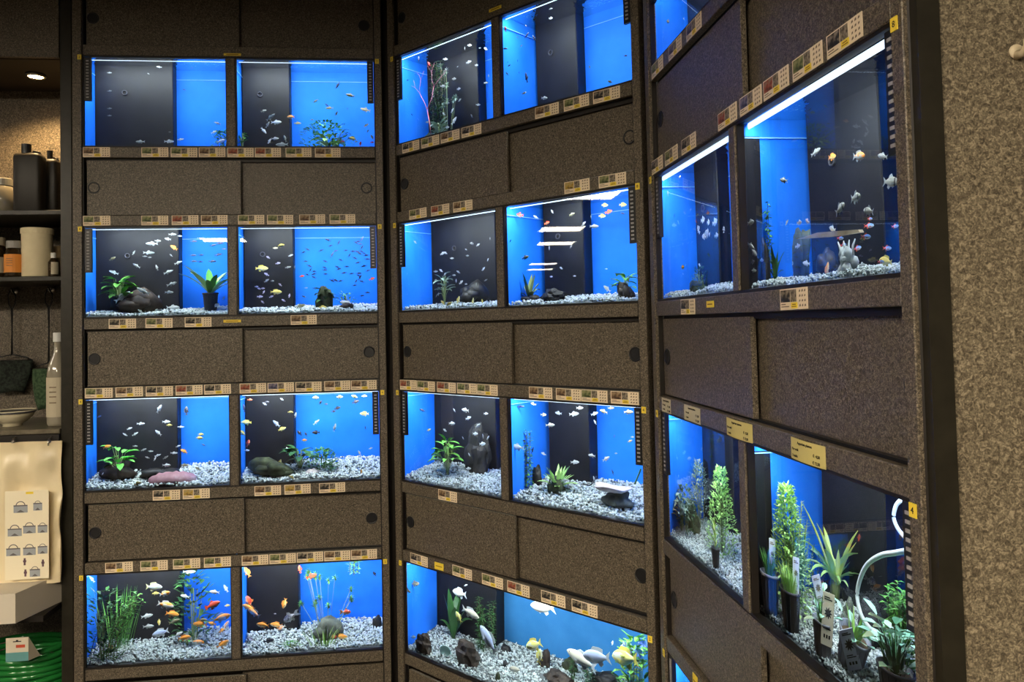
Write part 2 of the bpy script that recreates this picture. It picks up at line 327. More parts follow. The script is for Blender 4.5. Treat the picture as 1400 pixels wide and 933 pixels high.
def aquarium(t):
    k, i, s_ = t[0], int(t[1])-1, t[2]; m = MODS[k]
    ul, ur = UL[0] if s_ == 'L' else UL[1]
    if t == 'B4L': ul, ur = 0, 1.04
    dv = .017
    a = ul - (SL[k] if s_ == 'L' else dv); b = ur + (SL[k]-.004 if (s_ == 'R' or t == 'B4L') else dv)
    DEP = DEPS[k]
    a = max(a, -.0235); b = min(b, 1.058)
    top, bot = TOP[i], BOT[i]; wl = top+.014; bl = top-.022; zb = bot-.038; zh = top+.042
    root = empty('aquarium', m, 0, 0, 0)
    tag(root, f"lit glass aquarium with blue back and black filter box, {TN[t]}", 'aquarium', 'lit aquariums in the cabinets')
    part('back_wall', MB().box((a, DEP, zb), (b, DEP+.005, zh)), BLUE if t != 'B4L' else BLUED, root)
    part('side_wall', MB().box((a-.004 if a > -.02 else a, PANE+.002, zb), (a, DEP, zh)) if a > -.02 else MB().box((a, PANE+.002, zb), (a+.003, DEP, zh)), BLUE, root)
    part('side_wall', MB().box((b-.003, PANE+.002, zb), (b, DEP, zh)), BLUE, root)
    part('tank_floor', MB().box((a, PANE+.002, zb-.002), (b, DEP, zb+.004)), BOXM, root)
    bw = BOXW[k]; yc = {0: 150, 1: 370, 2: 580, 3: 820}[i]
    if k == 'C': yc = {0: 60, 1: 300, 2: 680, 3: 900}[i]
    bu = min(tp(m, BOXSPAN[t][1], yc, DEP)[0], b-(.004 if t != 'C2R' else .03))
    x0 = a+.003
    if t == 'C2R' or t == 'C3R': x0 = tp(m, 1107 if t == 'C2R' else 1123, yc, bw)[0]
    if t in ('B1R', 'B2R', 'B3R'): x0 = tp(m, {'B1R': 735, 'B2R': 744, 'B3R': 750}[t], yc, bw)[0]
    bx = part('filter_box', MB().box((x0, bw, zb), (bu, DEP-.002, zh)), BOXM, root); bevel(bx, .003)
    n = 14; uc = x0+(bu-x0)*.38; zc = top-.09
    rg = MB() if i > 1 else MB().rings([[(uc+r*math.cos(2*PI*q/n), bw-z, zc+r*math.sin(2*PI*q/n)) for q in range(n)] for r, z in ((.010, 0), (.010, .006), (.007, .006), (.007, 0))], False)
    if i < 2: part('outlet_ring', rg, mat('grey_rubber', (.05, .05, .06)) if 'grey_rubber' not in bpy.data.materials else bpy.data.materials['grey_rubber'], bx, True)
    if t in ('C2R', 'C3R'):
        part('dark_reflection_strip', MB().box((a+.0005, PANE+.003, zb), (a+.0035, .105, top-.02)), BOXM, root)  # black strip stands for a dark reflection painted on the side wall
    pn = part('glass_pane', MB().quad((ul-.002, PANE, bot-.004), (ur+.003, PANE, bot-.004), (ur+.003, PANE, top+.003), (ul-.002, PANE, top+.003)), PANEM, root)
    part('water_surface', MB().quad((a+.003, PANE+.001, wl), (b-.003, PANE+.001, wl), (b-.003, DEP, wl), (a+.003, DEP, wl)), WATER, root)
    wb = MB().box((a+.003, DEP-.003, bl-.0022), (b-.003, DEP-.0005, bl)).box((a+.0032, PANE+.004, bl-.0022), (a+.0055, DEP-.003, bl))
    part('pale_wall_line', wb, LINE, root)  # pale blue line near the top of the back and left walls
    part('lamp_hood', MB().box((a, PANE+.002, zh), (b, DEP, zh+.004)), BLACK, root)
    part('hood_lip', MB().box((a, PANE+.002, top+.006), (b, PANE+.004, zh)), BLACK, root)
    tb = MB(); r = {'A': .0011, 'B': .0016}[k] if k != 'C' else (.0065 if i == 1 else .003)
    L = [(ul+.004, .036, top-.0045), (ur-.004, .036, top-.0045)]
    tb.tube(L, r, 8); part('surface_glow_bar', tb, GLOW, root, True)  # glowing bar painted in for the bright band at the water surface
    la = bpy.data.lights.new('tank_lamp', 'AREA'); la.shape = 'RECTANGLE'; la.size = (b-a)*.92; la.size_y = .03; la.energy = TANK_W*(1.0 if t != 'B4L' else 1.6)*(1.2 if k == 'B' else 1)*(.8 if t == 'C3R' else .9 if t == 'C3L' else 1); la.color = (.80, .93, 1)
    lo = bpy.data.objects.new('tank_lamp', la); C.objects.link(lo); lo.parent = root; lo.location = ((a+b)/2, .052, wl-.008); lo.rotation_euler = (math.radians(25), 0, 0)
    # overflow comb with slots
    cu = None
    if (s_ == 'L' and not (k != 'C' and i == 3) and t != 'B4L'): cu = (0.001, .0245)
    if (s_ == 'R' and i < 3): cu = (1.017, 1.0395)
    if cu:
        h = .158 if i < 3 else .1
        if t in ('C2R', 'C3R'): h = .165
        z0 = top-.004-h
        cb = part('overflow_comb', MB().box((cu[0], .006, z0), (cu[1], .0165, top-.003)), BLACK, root)
        sl = MB(); nn = 13; um = (cu[0]+cu[1])/2
        for q in range(nn):
            z = top-.016-q*(h-.024)/(nn-1); sl.box((um-.0045, .0045, z-.0024), (um+.0045, .0062, z+.0024))
        tag(part('comb_slots', sl, COMB, cb), kind='stuff')
    # gravel: individual stones over a bed
    dens = {0: 900, 1: 2200, 2: 3000, 3: 3000}[i]
    if k == 'C': dens = {0: 100, 1: 4500, 2: 8500, 3: 100}[i]
    if t == 'B4L': dens = 5600
    us = rng.uniform(a+.008, b-.008, dens); ws = rng.uniform(PANE+.007, DEP-.008, dens)
    if k != 'C': ok = ~((us > x0-.006) & (us < bu+.006) & (ws > bw-.006))
    else: ok = ~((us > x0-.006) & (us < bu+.006) & (ws > bw-.006))
    us, ws = us[ok], ws[ok]; n_ = len(us)
    g0, g1 = GR[i]; zz = bot+g0+(g1-g0)*ws/DEP + rng.uniform(-.004, .0035, n_) + .004*np.sin(us*23+i)*np.sin(ws*19)
    rad = rng.uniform(.0028, .0060, n_)*(.72 if k == 'C' else 1)
    v = V12[None]*rad[:, None, None]*rng.uniform(.55, 1.25, (n_, 1, 3))*rng.uniform(.8, 1.15, (n_, 12, 1))
    an = rng.uniform(0, PI, n_); ca, sa = np.cos(an)[:, None], np.sin(an)[:, None]
    x = v[..., 0]*ca-v[..., 1]*sa; y = v[..., 0]*sa+v[..., 1]*ca
    v = np.stack([x+us[:, None], y+ws[:, None], v[..., 2]*.85+zz[:, None]], -1).reshape(-1, 3)
    f = (F20[None]+np.arange(n_)[:, None, None]*12).reshape(-1, 3)
    me = bpy.data.meshes.new('gravel'); me.vertices.add(len(v)); me.vertices.foreach_set('co', v.ravel().astype(np.float32))
    me.loops.add(len(f)*3); me.loops.foreach_set('vertex_index', f.ravel().astype(np.int32)); me.polygons.add(len(f))
    me.polygons.foreach_set('loop_start', (np.arange(len(f))*3).astype(np.int32)); me.update(); me.validate(); me.materials.append(GRAVEL)
    go = link('gravel', me); go.matrix_world = frame(m)
    tag(go, f"white gravel bed covering the floor of {TN[t]}", 'gravel', None, 'stuff')
    y1 = bw-.002 if x0 < a+.01 and bu > b-.02 else DEP-.003; bed = MB().box((a+.004, PANE+.004, zb+.004), (b-.004, y1, bot+g0-.003))
    for q in (6, 7): bed.v[q] = (bed.v[q][0], y1, gz(i, y1)-.003)
    bd = part('gravel_bed', bed, BEDM, go); 
    TANKS[t] = (m, i, a, b, x0, bu, bw)
for t in BOXSPAN: aquarium(t)
# ------------------------------------------------------------------ price cards on the rails
CW, CH = .094, .0355
cardm = bevel and MB().box((0, -.0012, 0), (CW, 0, CH)).mesh('price_card', CARD)
picm = {k: MB().box((.003, -.0016, .013), (.036, -.0011, .0335)).mesh('picture', v) for k, v in PICS.items()}
pic2 = MB().box((.038, -.0016, .013), (.058, -.0011, .0335)).mesh('small_picture', GREYP)
patchm = MB().box((.040, -.0019, .002), (.061, -.0011, .012)).mesh('price_patch', YEL)
tb = MB()
for z, x1 in ((.0095, .020), (.0055, .032)): tb.box((.004, -.0014, z-.0008), (x1, -.0011, z+.0008))
txm = tb.mesh('text_lines', ICON)
ib = MB(); rr = random.Random(2)
for a in range(3):
    for b in range(4):
        x = .067+a*.0085; z = .004+b*.008
        ib.quad((x, -.0014, z), (x+.004+rr.random()*.002, -.0014, z+.001), (x+.0045, -.0014, z+.004+rr.random()*.001), (x+.001, -.0014, z+.0035))
icm = ib.mesh('symbols', ICON)
yb = MB().box((.0425, -.0021, .0045), (.0585, -.0018, .0058)).box((.0445, -.0021, .0078), (.0565, -.0018, .0092)).mesh('price_digits', mat('price_ink', (.20, .10, .01), .6))
OR = ['first', 'second', 'third', 'fourth', 'fifth', 'sixth', 'seventh', 'eighth', 'ninth', 'tenth', 'eleventh', 'twelfth', 'thirteenth', 'fourteenth', 'fifteenth', 'sixteenth', 'seventeenth', 'eighteenth', 'nineteenth', 'twentieth']
CARDS = [('A', 0, 'b', 212, [113.4, 193.5, 233.4, 272, 311, 348.6, 390.6, 430.6], 'bggbrrgb'), ('A', 1, 'a', 300, [113.7, 193.3, 234.9, 275, 325.5, 365.2, 409.3, 450.7], 'ggrbggbg'),
 ('A', 1, 'b', 442, [148.8, 199, 252.7, 397.5], 'dgdb'), ('A', 2, 'a', 535, [116.4, 158.3, 199.4, 240.3, 279.4, 327.8, 366, 404, 443.5, 479.8], 'gbdrdrndbb'),
 ('A', 2, 'b', 675, [209, 250, 348, 389, 436.4], 'dybyd'), ('A', 3, 'a', 772, [144, 192, 236.7, 279, 330.6, 368.4, 406, 443.3, 480], 'bgggbgdbb'),
 ('B', 0, 'b', 180, [550.5, 576.5, 603, 631.5, 732, 771.3, 811.2], 'dgbdbgd'), ('B', 1, 'a', 280, [560, 589.8, 620, 772, 819], 'grbyg'),
 ('B', 2, 'a', 530, [547.2, 570.7, 598, 625.4, 652.6, 723.6, 760.5, 795, 835.4], 'rgrggbbgb'), ('B', 2, 'b', 678, [599.7], 'b'), ('B', 3, 'a', 790, [561.4, 619, 659.4, 694, 740.4, 782], 'dggrdd'),
 ('C', 0, 'b', 70, [891.7, 914.8, 939.2], 'gnn'), ('C', 1, 'a', 150, [891.4, 910, 932.5, 982.6, 1012.5, 1045, 1085, 1132], 'dgdrnrgd'), ('C', 1, 'b', 410, [931.6, 1067.9], 'dd')]
for k, i, ab, y, xs, cols in CARDS:
    m = MODS[k]
    z = TOP[i]+.0060 if ab == 'a' else BOT[i]-.0415
    for n, x in enumerate(xs):
        zw = CAMZ
        # solve u with the known height
        yy = y
        for _ in range(6):
            u, zz = ap(m, x, yy); yy += (zz-z-.015)*FPX/3
        r = link('price_card', cardm); tilt = random.uniform(-.012, .012)
        r.matrix_world = frame(m, u, -.0004, z) @ Matrix.Rotation(tilt, 4, 'Y')
        tag(r, f"price card with {PICN[cols[n]]} picture, {OR[n]} from left {'below' if ab=='b' else 'above'} {CABN[k]} cabinet's {ORD[i+1]}-row tanks", 'price card', f"price cards {'below' if ab=='b' else 'above'} the {CABN[k]} cabinet's {ORD[i+1]}-row tanks")
        link('picture', picm[cols[n]], r); link('small_picture', pic2, r); link('symbols', icm, r); link('text_lines', txm, r)
        p = link('price_patch', patchm, r); link('price_digits', yb, p)
for k, px, py, wd, hh, lab in (('A', 306, 74.5, .062, .009, 'long yellow sticker above left cabinet top-row tanks'), ('A', 305.6, 439.5, .062, .010, 'long yellow sticker below left cabinet second-row tanks'),
     ('B', 669, 15.5, .055, .010, 'long yellow sticker above middle cabinet top-row tanks'), ('B', 594.7, 773, .045, .024, 'yellow sticker between price cards above middle cabinet bottom tank'),
     ('C', 967, 416.5, .040, .014, 'yellow sticker below right cabinet second-row left tank'), ('C', 948, 928, .03, .03, 'yellow sticker at bottom edge above right cabinet bottom tank')):
    m = MODS[k]; u, z = ap(m, px, py)
    s_ = part('yellow_sticker', MB().box((0, -.0015, -hh/2), (wd, 0, hh/2)), YEL); s_.matrix_world = frame(m, u, -.0005, z); tag(s_, lab, 'sticker')
    part('print_line', MB().box((wd*.15, -.0018, -.0012), (wd*.85, -.0014, .0012)), bpy.data.materials['price_ink'], s_)
for n, (u0, u1) in enumerate(((.023, .0954), (.194, .3007), (.4515, .5745), (.7274, .8385))):
    w_ = u1-u0; r = empty('price_sign', D, u0, -.0006, -.2362)
    tag(r, f"{'cream' if n < 2 else 'pale yellow'} plant price sign, {OR[n]} from left above right cabinet's plant tanks", 'price sign', 'plant price signs on the right cabinet')
    bb = MB()
    i0 = 9
    for q in range(i0+1):
        x = w_*q/i0; bow = -.004*math.sin(PI*q/i0)*(n > 1)
        bb.v += [(x, bow, 0), (x, bow, .0355), (x, bow+.0006, 0), (x, bow+.0006, .0355)]
    for q in range(i0):
        a = 4*q; bb.f += [(a, a+4, a+5, a+1), (a+2, a+3, a+7, a+6), (a+1, a+5, a+7, a+3), (a, a+2, a+6, a+4)]
    part('sheet', bb, SIGN if n > 1 else mat('cream_paper', (.58, .52, .34), .6), r)
    o = -.0052 if n > 1 else -.0008
    text('Aquarium planten', 'heading', .0066, INK, r, (w_*.5, o, .0275), align='CENTER')
    text('Per stuk', 'text_line', .0062, INK, r, (w_*.13, o, .0165)); text('€  4,50', 'price', .0072, INK, r, (w_*.93, o, .0145), align='RIGHT')
    text('3 stuks', 'text_line', .0062, INK, r, (w_*.13, o, .0055)); text('€ 12,00', 'price', .0072, INK, r, (w_*.93, o, .0035), align='RIGHT')
# ------------------------------------------------------------------ fish
def fmat(name, back, side, belly, rough=.35, pat=None, spots=None):
    m = mat(name, side, rough, .5); b = m.node_tree.nodes['Principled BSDF']
    tc = nd(m, 'ShaderNodeTexCoord'); sx = nd(m, 'ShaderNodeSeparateXYZ'); lk(m, tc.outputs['Generated'], sx.inputs[0])
    n = nd(m, 'ShaderNodeTexNoise'); n.inputs['Scale'].default_value = 5; lk(m, tc.outputs['Generated'], n.inputs['Vector'])
    ad = nd(m, 'ShaderNodeMath', operation='MULTIPLY_ADD'); lk(m, n.outputs['Fac'], ad.inputs[0]); ad.inputs[1].default_value = .35
    sb = nd(m, 'ShaderNodeMath', operation='SUBTRACT'); lk(m, sx.outputs['Z'], sb.inputs[0]); sb.inputs[1].default_value = .17; lk(m, sb.outputs[0], ad.inputs[2])
    r = ramp(m, [(.25, belly), (.5, side), (.8, back)]); lk(m, ad.outputs[0], r.inputs[0]); out = r.outputs[0]
    if pat:
        axis, sc, col, lo, hi = pat
        if axis == 'X':
            w = nd(m, 'ShaderNodeTexWave'); w.inputs['Scale'].default_value = sc; w.inputs['Distortion'].default_value = .8; lk(m, tc.outputs['Generated'], w.inputs[0]); o = w.outputs['Fac']
        elif axis == 'N':
            w = nd(m, 'ShaderNodeTexNoise'); w.inputs['Scale'].default_value = sc; w.inputs['Detail'].default_value = 1
            oi = nd(m, 'ShaderNodeObjectInfo'); va = nd(m, 'ShaderNodeVectorMath', operation='ADD'); lk(m, tc.outputs['Generated'], va.inputs[0]); lk(m, oi.outputs['Random'], va.inputs[1]); lk(m, va.outputs[0], w.inputs['Vector']); o = w.outputs['Fac']
        else: o = sx.outputs['Z' if axis == 'Z' else 'X']
        rp = ramp(m, [(0, (0, 0, 0)), (lo, (0, 0, 0)), (min(lo+.04, hi), (1, 1, 1)), (hi, (1, 1, 1)), (min(hi+.04, 1), (0, 0, 0) if hi < .95 else (1, 1, 1))])
        lk(m, o, rp.inputs[0]); mx = nd(m, 'ShaderNodeMix', data_type='RGBA'); lk(m, rp.outputs[0], mx.inputs['Factor']); lk(m, out, mx.inputs['A']); mx.inputs['B'].default_value = (*col, 1); out = mx.outputs['Result']
    lk(m, out, b.inputs['Base Color']); return m
EYE = mat('fish_eye', (.01, .01, .01), .2, .6)
def profile(H, T, n=8, st=None):
    st = st or [(.5, .05), (.46, .32), (.38, .62), (.24, .92), (.08, 1.0), (-.08, .88), (-.2, .62), (-.3, .36), (-.36, .26)]
    return [[(x, T*h*math.cos(2*PI*j/n), H*h*math.sin(2*PI*j/n)) for j in range(n)] for x, h in st]
def fin(mb, pts, t=.006):                         # thin solid outline in the x-z plane
    i = len(mb.v); n = len(pts)
    for s in (-t, t): mb.v += [(x, s, z) for x, z in pts]
    mb.f.append(tuple(range(i+n-1, i-1, -1))[::1]); mb.f.append(tuple(range(i+n, i+2*n)))
    for j in range(n): a, b = i+j, i+(j+1) % n; mb.f.append((a, b, b+n, a+n))
class Kind: pass
KINDS = {}
def kind(c, nm, desc, H, T, tail, dorsal, body, finm, name='fish'):
    k = Kind(); k.desc = desc; k.name = name; k.gname = nm
    hb = H*.26
    tails = {'fork': [(-.33, hb), (-.52, H*.95), (-.44, 0), (-.52, -H*.95), (-.33, -hb)], 'fan': [(-.33, hb), (-.5, H*.85), (-.54, 0), (-.5, -H*.85), (-.33, -hb)],
             'veil': [(-.32, hb), (-.55, H*.8), (-.75, H*.6), (-.55, 0), (-.72, -H*.9), (-.5, -H*.7), (-.32, -hb)], 'small': [(-.34, hb), (-.48, H*.7), (-.45, 0), (-.48, -H*.7), (-.34, -hb)]}
    ds = {'mid': [(.12, H*.9), (.02, H*1.6), (-.12, H*1.25), (-.16, H*.7)], 'long': [(.2, H*.88), (.08, H*1.45), (-.14, H*1.35), (-.26, H*1.1), (-.24, H*.5)], 'tall': [(.15, H*.9), (-.1, H*2.1), (-.28, H*2.4), (-.16, H*.7)], 'none': None}[dorsal]
    an = [(-.02, -H*.9), (-.12, -H*1.45), (-.22, -H*1.1), (-.2, -H*.6)] if dorsal != 'tall' else [(.05, -H*.9), (-.12, -H*2.1), (-.28, -H*2.4), (-.16, -H*.7)]
    b = MB().rings(profile(H, T)); k.body = b.mesh(nm.replace(' ', '_')+'_body', body, True)
    t = MB(); fin(t, tails[tail]); k.tail = t.mesh('tail_fin', finm)
    d = MB()
    if ds: fin(d, ds)
    k.dorsal = d.mesh('dorsal_fin', finm) if ds else None
    a_ = MB(); fin(a_, an); fin(a_, [(.22, -H*.8), (.12, -H*1.25), (.08, -H*.9)]); k.anal = a_.mesh('lower_fin', finm)
    p = MB()
    for s in (-1, 1):
        i = len(p.v); y = T*.85*s
        p.v += [(.24, y, -H*.15), (.10, y*1.9, -H*.1), (.08, y*1.8, -H*.6), (.22, y*1.02, -H*.35)]; p.f += [(i, i+1, i+2, i+3)]
    k.pect = p.mesh('side_fin', finm)
    e = MB()
    for s in (-1, 1):
        ec = (.385, T*.50*s, H*.18); q = .022; i = len(e.v)
        e.v += [(ec[0]+q, ec[1], ec[2]), (ec[0]-q, ec[1], ec[2]), (ec[0], ec[1]+q, ec[2]), (ec[0], ec[1]-q, ec[2]), (ec[0], ec[1], ec[2]+q), (ec[0], ec[1], ec[2]-q)]
        e.f += [(i+a, i+b_, i+c_) for a, b_, c_ in ((0, 2, 4), (2, 1, 4), (1, 3, 4), (3, 0, 4), (2, 0, 5), (1, 2, 5), (3, 1, 5), (0, 3, 5))]
    k.eye = e.mesh('eye', EYE)
    one = MB()                                    # small copies: everything in one
    for me in (k.body, k.tail, k.dorsal, k.anal):
        if me is None: continue
        i = len(one.v); one.v += [v.co[:] for v in me.vertices]; one.f += [tuple(i+v for v in p_.vertices) for p_ in me.polygons]
    k.one = one.mesh(nm.replace(' ', '_'), body, False)
    KINDS[c] = k
g3 = lambda v: (v, v, v)
finw = mat('pale_fin', (.62, .66, .66), .4); fino = mat('orange_fin', (.85, .30, .06), .4); fing = mat('olive_fin', (.28, .27, .14), .5); fink = mat('dark_fin', (.02, .03, .05), .5); finr = mat('red_fin', (.6, .07, .03), .4); finy = mat('yellow_fin', (.70, .58, .12), .4)
kind('s', 'silver fish', 'slender silver fish', .125, .055, 'fork', 'mid', fmat('silver_fish', (.16, .18, .17), (.48, .51, .50), (.72, .75, .74)), finw)
kind('w', 'white fish', 'white fish', .15, .07, 'fork', 'mid', fmat('white_fish', (.60, .62, .60), (.78, .80, .78), (.85, .86, .85)), finw)
kind('o', 'orange goldfish', 'orange goldfish', .175, .09, 'fork', 'long', fmat('orange_goldfish', (.90, .30, .03), (.95, .42, .08), (.95, .70, .32)), fino, 'goldfish')
kind('q', 'orange and white goldfish', 'orange-and-white goldfish', .175, .09, 'fork', 'long', fmat('orange_white_goldfish', (.85, .30, .06), (.85, .80, .72), (.9, .88, .85), pat=('N', 2.4, (.88, .30, .04), .52, .99)), finw, 'goldfish')
kind('r', 'red fish', 'small red fish', .18, .09, 'fan', 'mid', fmat('red_fish', (.30, .02, .01), (.70, .08, .03), (.8, .25, .12)), finr)
kind('f', 'red fancy goldfish', 'red fancy goldfish with white patches', .25, .14, 'veil', 'mid', fmat('red_fancy_goldfish', (.55, .04, .02), (.80, .14, .04), (.85, .6, .5), pat=('N', 2.0, (.85, .8, .78), .56, .99)), fino, 'goldfish')
kind('m', 'calico fish', 'calico goldfish in white, black and red', .22, .12, 'veil', 'mid', fmat('calico_goldfish', (.05, .04, .06), (.75, .73, .78), (.8, .78, .8), pat=('N', 3.2, (.02, .02, .03), .52, .99)), finw, 'goldfish')
kind('y', 'yellow fish', 'small yellow fish', .17, .08, 'small', 'long', fmat('yellow_fish', (.75, .55, .12), (.92, .76, .22), (.92, .84, .48)), finy)
kind('g', 'olive brown fish', 'small olive-brown fish', .15, .07, 'fork', 'mid', fmat('olive_fish', (.10, .10, .05), (.32, .28, .16), (.50, .46, .32)), fing)
kind('d', 'dark slender fish', 'tiny dark slender fish', .11, .06, 'fork', 'mid', fmat('dark_fish', (.005, .008, .03), (.012, .02, .08), (.03, .05, .12)), fink)
kind('b', 'black fish', 'small black fish', .19, .09, 'fan', 'long', fmat('black_fish', (.004, .004, .006), (.012, .012, .02), (.03, .03, .04)), fink)
kind('p', 'pink small fish', 'tiny pinkish-violet fish', .17, .08, 'fan', 'mid', fmat('pink_fish', (.30, .28, .42), (.62, .56, .72), (.7, .68, .75)), finw)
kind('n', 'neon fish', 'small neon fish with blue stripe and red tail', .14, .06, 'fork', 'mid', fmat('neon_fish', (.10, .25, .70), (.45, .62, .90), (.75, .75, .85), pat=('x', 1, (.75, .10, .10), 0, .28)), finr)
kind('a', 'angelfish', 'small silvery white fish with raised fins', .25, .05, 'fan', 'mid', fmat('angelfish', (.55, .58, .58), (.75, .78, .78), (.8, .8, .8), pat=('X', .9, (.10, .11, .12), .72, .99)), finw)
kind('t', 'spotted silver fish', 'silver fish with a black shoulder bar', .20, .07, 'fork', 'mid', fmat('spotted_tetra', (.30, .30, .26), (.68, .68, .60), (.75, .75, .70), pat=('x', 1, (.03, .03, .03), .66, .74)), finw)
kind('z', 'striped fish', 'yellow and black striped fish', .22, .08, 'fan', 'long', fmat('striped_fish', (.5, .4, .1), (.80, .68, .25), (.8, .7, .4), pat=('X', 1.6, (.015, .012, .01), .5, .99)), finy)
kind('k', 'cream carp-like fish', 'large cream-white fish', .155, .09, 'fork', 'long', fmat('cream_cichlid', (.58, .53, .40), (.76, .71, .58), (.82, .79, .70)), finw)
kind('u', 'pale blue fish', 'large pale-blue white fish', .19, .09, 'fork', 'long', fmat('pale_blue_cichlid', (.42, .50, .72), (.62, .69, .86), (.74, .78, .88)), finw)
kind('Y', 'big yellow fish', 'large yellow-white blotched fish', .21, .10, 'fork', 'long', fmat('yellow_cichlid', (.78, .76, .14), (.88, .86, .32), (.92, .90, .66), pat=('N', 3.0, (.75, .76, .62), .55, .99)), finy)
kind('v', 'grey fish', 'plump grey fish', .19, .09, 'fork', 'long', fmat('grey_fish', (.12, .13, .12), (.26, .28, .26), (.36, .38, .35)), fing)
